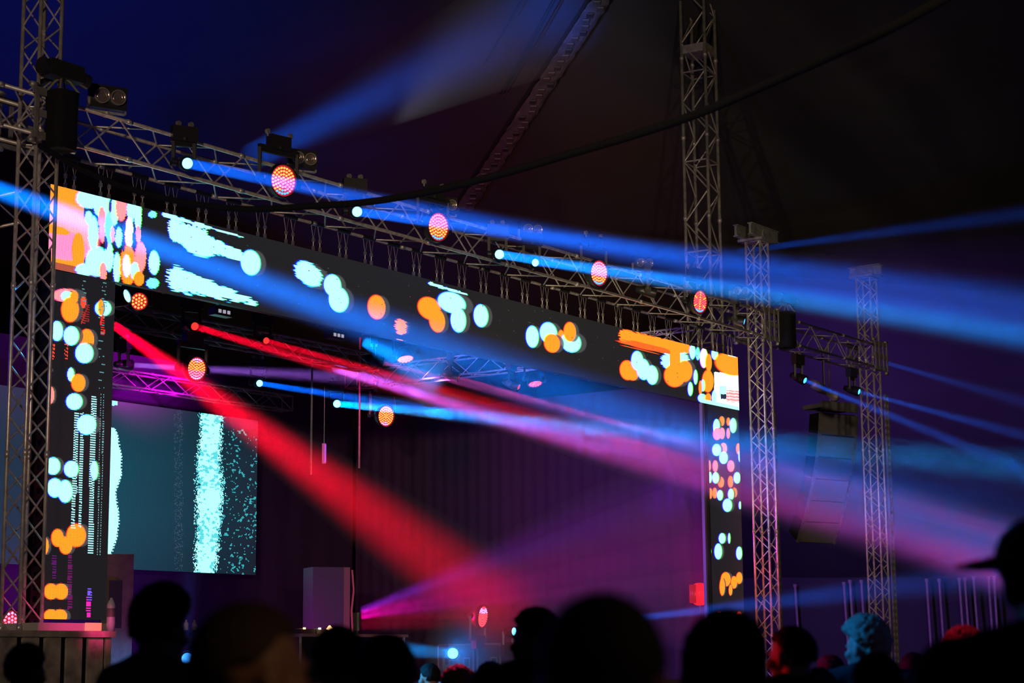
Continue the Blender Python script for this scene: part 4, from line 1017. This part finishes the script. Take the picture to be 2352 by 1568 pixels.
def hair(style, turn, seed):
    b = MB(); T = Matrix.Rotation(turn, 3, 'Z'); n, m_ = 72, 48
    thick = {'short': .014, 'crew': .008, 'curly': .034, 'long': .022, 'bun': .016, 'quiff': .02}[style]
    vs = []; keep = []
    for j in range(m_ + 1):
        ph = math.pi * j / m_ - math.pi / 2
        for i in range(n):
            th = 2 * math.pi * i / n
            d = Vector((math.cos(ph) * math.cos(th), math.cos(ph) * math.sin(th), math.sin(ph)))
            amp = {'curly': .014, 'short': .007, 'quiff': .010, 'crew': .003}.get(style, .006)
            fr = 22 if style == 'curly' else 30
            nz = noise.noise(d * fr * .35 + Vector((seed, 0, 0))) * amp + noise.noise(d * fr + Vector((0, seed, 0))) * amp * .5
            tt = thick + (0.02 * max(0, d.z) * (1 if style in ('quiff', 'curly') else 0)) + (.03 * max(0, d.z) * max(0, d.y + .2) if style == 'quiff' else 0)
            line = .42 - .10 * (1 - abs(d.x)) if d.y > .25 else (-.15 if abs(d.x) > .8 else -.52)
            if d.y > -.2 and d.y <= .25: line = -.10 + (d.y + .2) * .9
            if style == 'long' and d.y < .1: line = -1.2
            k_in = min(1, max(0, (d.z - line) / .16))
            base = Vector((.077 * d.x, .097 * d.y - .008, .094 * d.z + .018))
            vs.append(HC + T @ (base + d * ((tt + nz) * k_in - .02 * (1 - k_in))))
    b.add(vs, [(j * n + i, j * n + (i + 1) % n, (j + 1) * n + (i + 1) % n, (j + 1) * n + i) for j in range(m_) for i in range(n)])
    if style == 'long':
        limb(b, [HC + T @ Vector((0, -.05, -.02)), HC + T @ Vector((0, -.075, -.15)), HC + T @ Vector((0, -.10, -.30))], (.088, .085, .06))
    if style == 'bun': ellip(b, HC + T @ Vector((0, -.06, .13)), (.04, .04, .035))
    return b
PEOPLE = []
def person(px, ytop, wpx, label, style='short', hm=0, si=0, shirt='black', wide=1.0, turn=0.0, yaw=0.0, seed=1, hw=.178, hat=False):
    Y = FPX * hw / wpx
    p = posY(px, ytop, Y)
    topz = {'curly': 1.765, 'quiff': 1.745}.get(style, 1.725)
    sc = p.z / topz
    rz_ = -math.atan2(p.x, p.y) + yaw
    t = thing('person', (p.x, p.y, 0), label, 'person', 'audience', rz_)
    t.scale = (sc, sc, sc)
    me = proto(wide, turn, si)
    for k_, (nm, m_) in enumerate((('body', None), ('shirt', CL[shirt]), ('trousers', CL['trousers']))):
        d_ = me[k_]; 
        if m_: d_.materials[0] = m_
        o = bpy.data.objects.new(nm, d_); COL.objects.link(o); o.parent = t
    hb = hair(style, turn, seed); hb.build('hair', HAIRM[hm], t, smooth=True)
    if hat:
        T = Matrix.Rotation(turn, 3, 'Z'); b = MB(); ellip(b, HC + Vector((0, -.008, .045)), (.098, .12, .085)); b.build('cap', CL['black'], t, smooth=True)
        b = MB(); b.lathe(HC + Vector((0, 0, .04)), UP, [(0, .10), (-.012, .17), (-.006, .172), (.012, .10)], 36); b.build('cap_brim', CL['black'], t, smooth=True)
    PEOPLE.append((t, p)); return t, p
person(62, 1478, 96, 'person in the bottom left corner in front of the wooden riser, seen from behind', 'short', 0, 0, 'black', turn=-.4, seed=2)
person(362, 1348, 118, 'tall man with short dark hair and grey top, left of the biggest blurred heads', 'quiff', 0, 0, 'grey', turn=.45, yaw=-.9, seed=3)
person(578, 1380, 262, 'large blurred person with warm-lit cheek between the grey-topped man and table', 'crew', 1, 0, 'black', turn=-1.1, seed=4, hw=.19)
person(778, 1440, 126, 'dark haired person right of the large warm-cheeked person', 'short', 0, 0, 'black', seed=5)
person(886, 1464, 140, 'dark round-haired person in front of the right end of the table', 'long', 0, 0, 'black', seed=6, hw=.19)
person(986, 1524, 52, 'distant person with cyan-lit hair below the dazzling blue lamp', 'short', 0, 1, 'navy', turn=.5, seed=7)
person(1052, 1528, 84, 'person with red-lit hair top below the flight cases', 'curly', 1, 1, 'black', seed=8, hw=.21)
person(1126, 1520, 74, 'dark-haired person below the right flight case', 'short', 0, 1, 'black', seed=9)
person(1228, 1396, 100, 'person in profile half hidden on the left of the biggest head', 'short', 0, 0, 'black', turn=.9, seed=10)
person(1382, 1357, 330, 'nearest person, huge dark blurred head filling the bottom centre', 'crew', 0, 2, 'black', seed=11, hw=.18, wide=1.08)
person(1672, 1412, 196, 'person with dark long hair right of the huge centre head', 'long', 0, 1, 'black', turn=-.5, seed=12, hw=.19)
person(1815, 1440, 98, 'person with red-lit cheek looking left beside the near right tower', 'short', 0, 1, 'black', turn=.9, seed=13)
person(1984, 1412, 96, 'person with blue-lit wavy hair under the far right tower', 'curly', 3, 1, 'black', turn=.9, seed=14, hw=.21)
person(2012, 1500, 124, 'dark head right in front of the blue-haired person', 'short', 0, 2, 'black', seed=15)
person(1905, 1505, 70, 'small magenta-lit person between the red-cheeked and blue-haired people', 'short', 1, 1, 'black', turn=.5, seed=16)
person(1880, 1535, 90, 'dark head low in front of the magenta-lit person', 'short', 0, 1, 'black', seed=17)
person(2212, 1440, 112, 'person with red-lit curly hair near the right edge', 'curly', 1, 1, 'navy', turn=.3, seed=18, hw=.22)
person(2188, 1487, 158, 'dark broad head in front of the red-haired person', 'long', 0, 0, 'black', seed=19, hw=.20)
person(2098, 1500, 70, 'dim person between the blue-haired and red-haired people', 'short', 0, 1, 'black', seed=20)
person(2400, 1190, 300, 'very near tall dark person with brimmed hat cut off by the right edge', 'short', 0, 2, 'black', turn=.2, seed=21, hat=True, hw=.27)
person(2322, 1505, 80, 'magenta-tinted person low beside the right edge', 'short', 1, 1, 'black', turn=.3, seed=22)
# added unseen spots, each colouring one head in the crowd
def at_head(i): return PEOPLE[i][1] + Vector((0, 0, -.08))
HL = W(-4.5, 15.5, 5.5)
for nm_, fr_, i_, up_, c_, pw_, sz_ in (('blue', (-9, 11, 6.5), 12, .0, (.01, .26, 1), 5000, 4), ('red', (-6, 13, 2.6), 11, -.08, (1, .01, .01), 900, 4), ('crimson', (0, 11, 8), 16, .06, (1, .01, .06), 3000, 4),
                             ('cyan', (-8, 14, 4.5), 5, .0, (.01, .4, 1), 6000, 3), ('rose', (-1, 17, 7), 6, .08, (1, .02, .12), 6000, 3), ('magenta', (-4, 13, 4), 14, .0, (1, .01, .35), 900, 5), ('magenta', (-1, 12, 5), 20, .0, (1, .01, .35), 300, 5)):
    q_ = PEOPLE[i_][1] + Vector((0, 0, -.06 + up_)); f_ = Vector(fr_)
    spot('head_fill_' + nm_, f_, q_, c_, pw_, sz_, .6, .05)
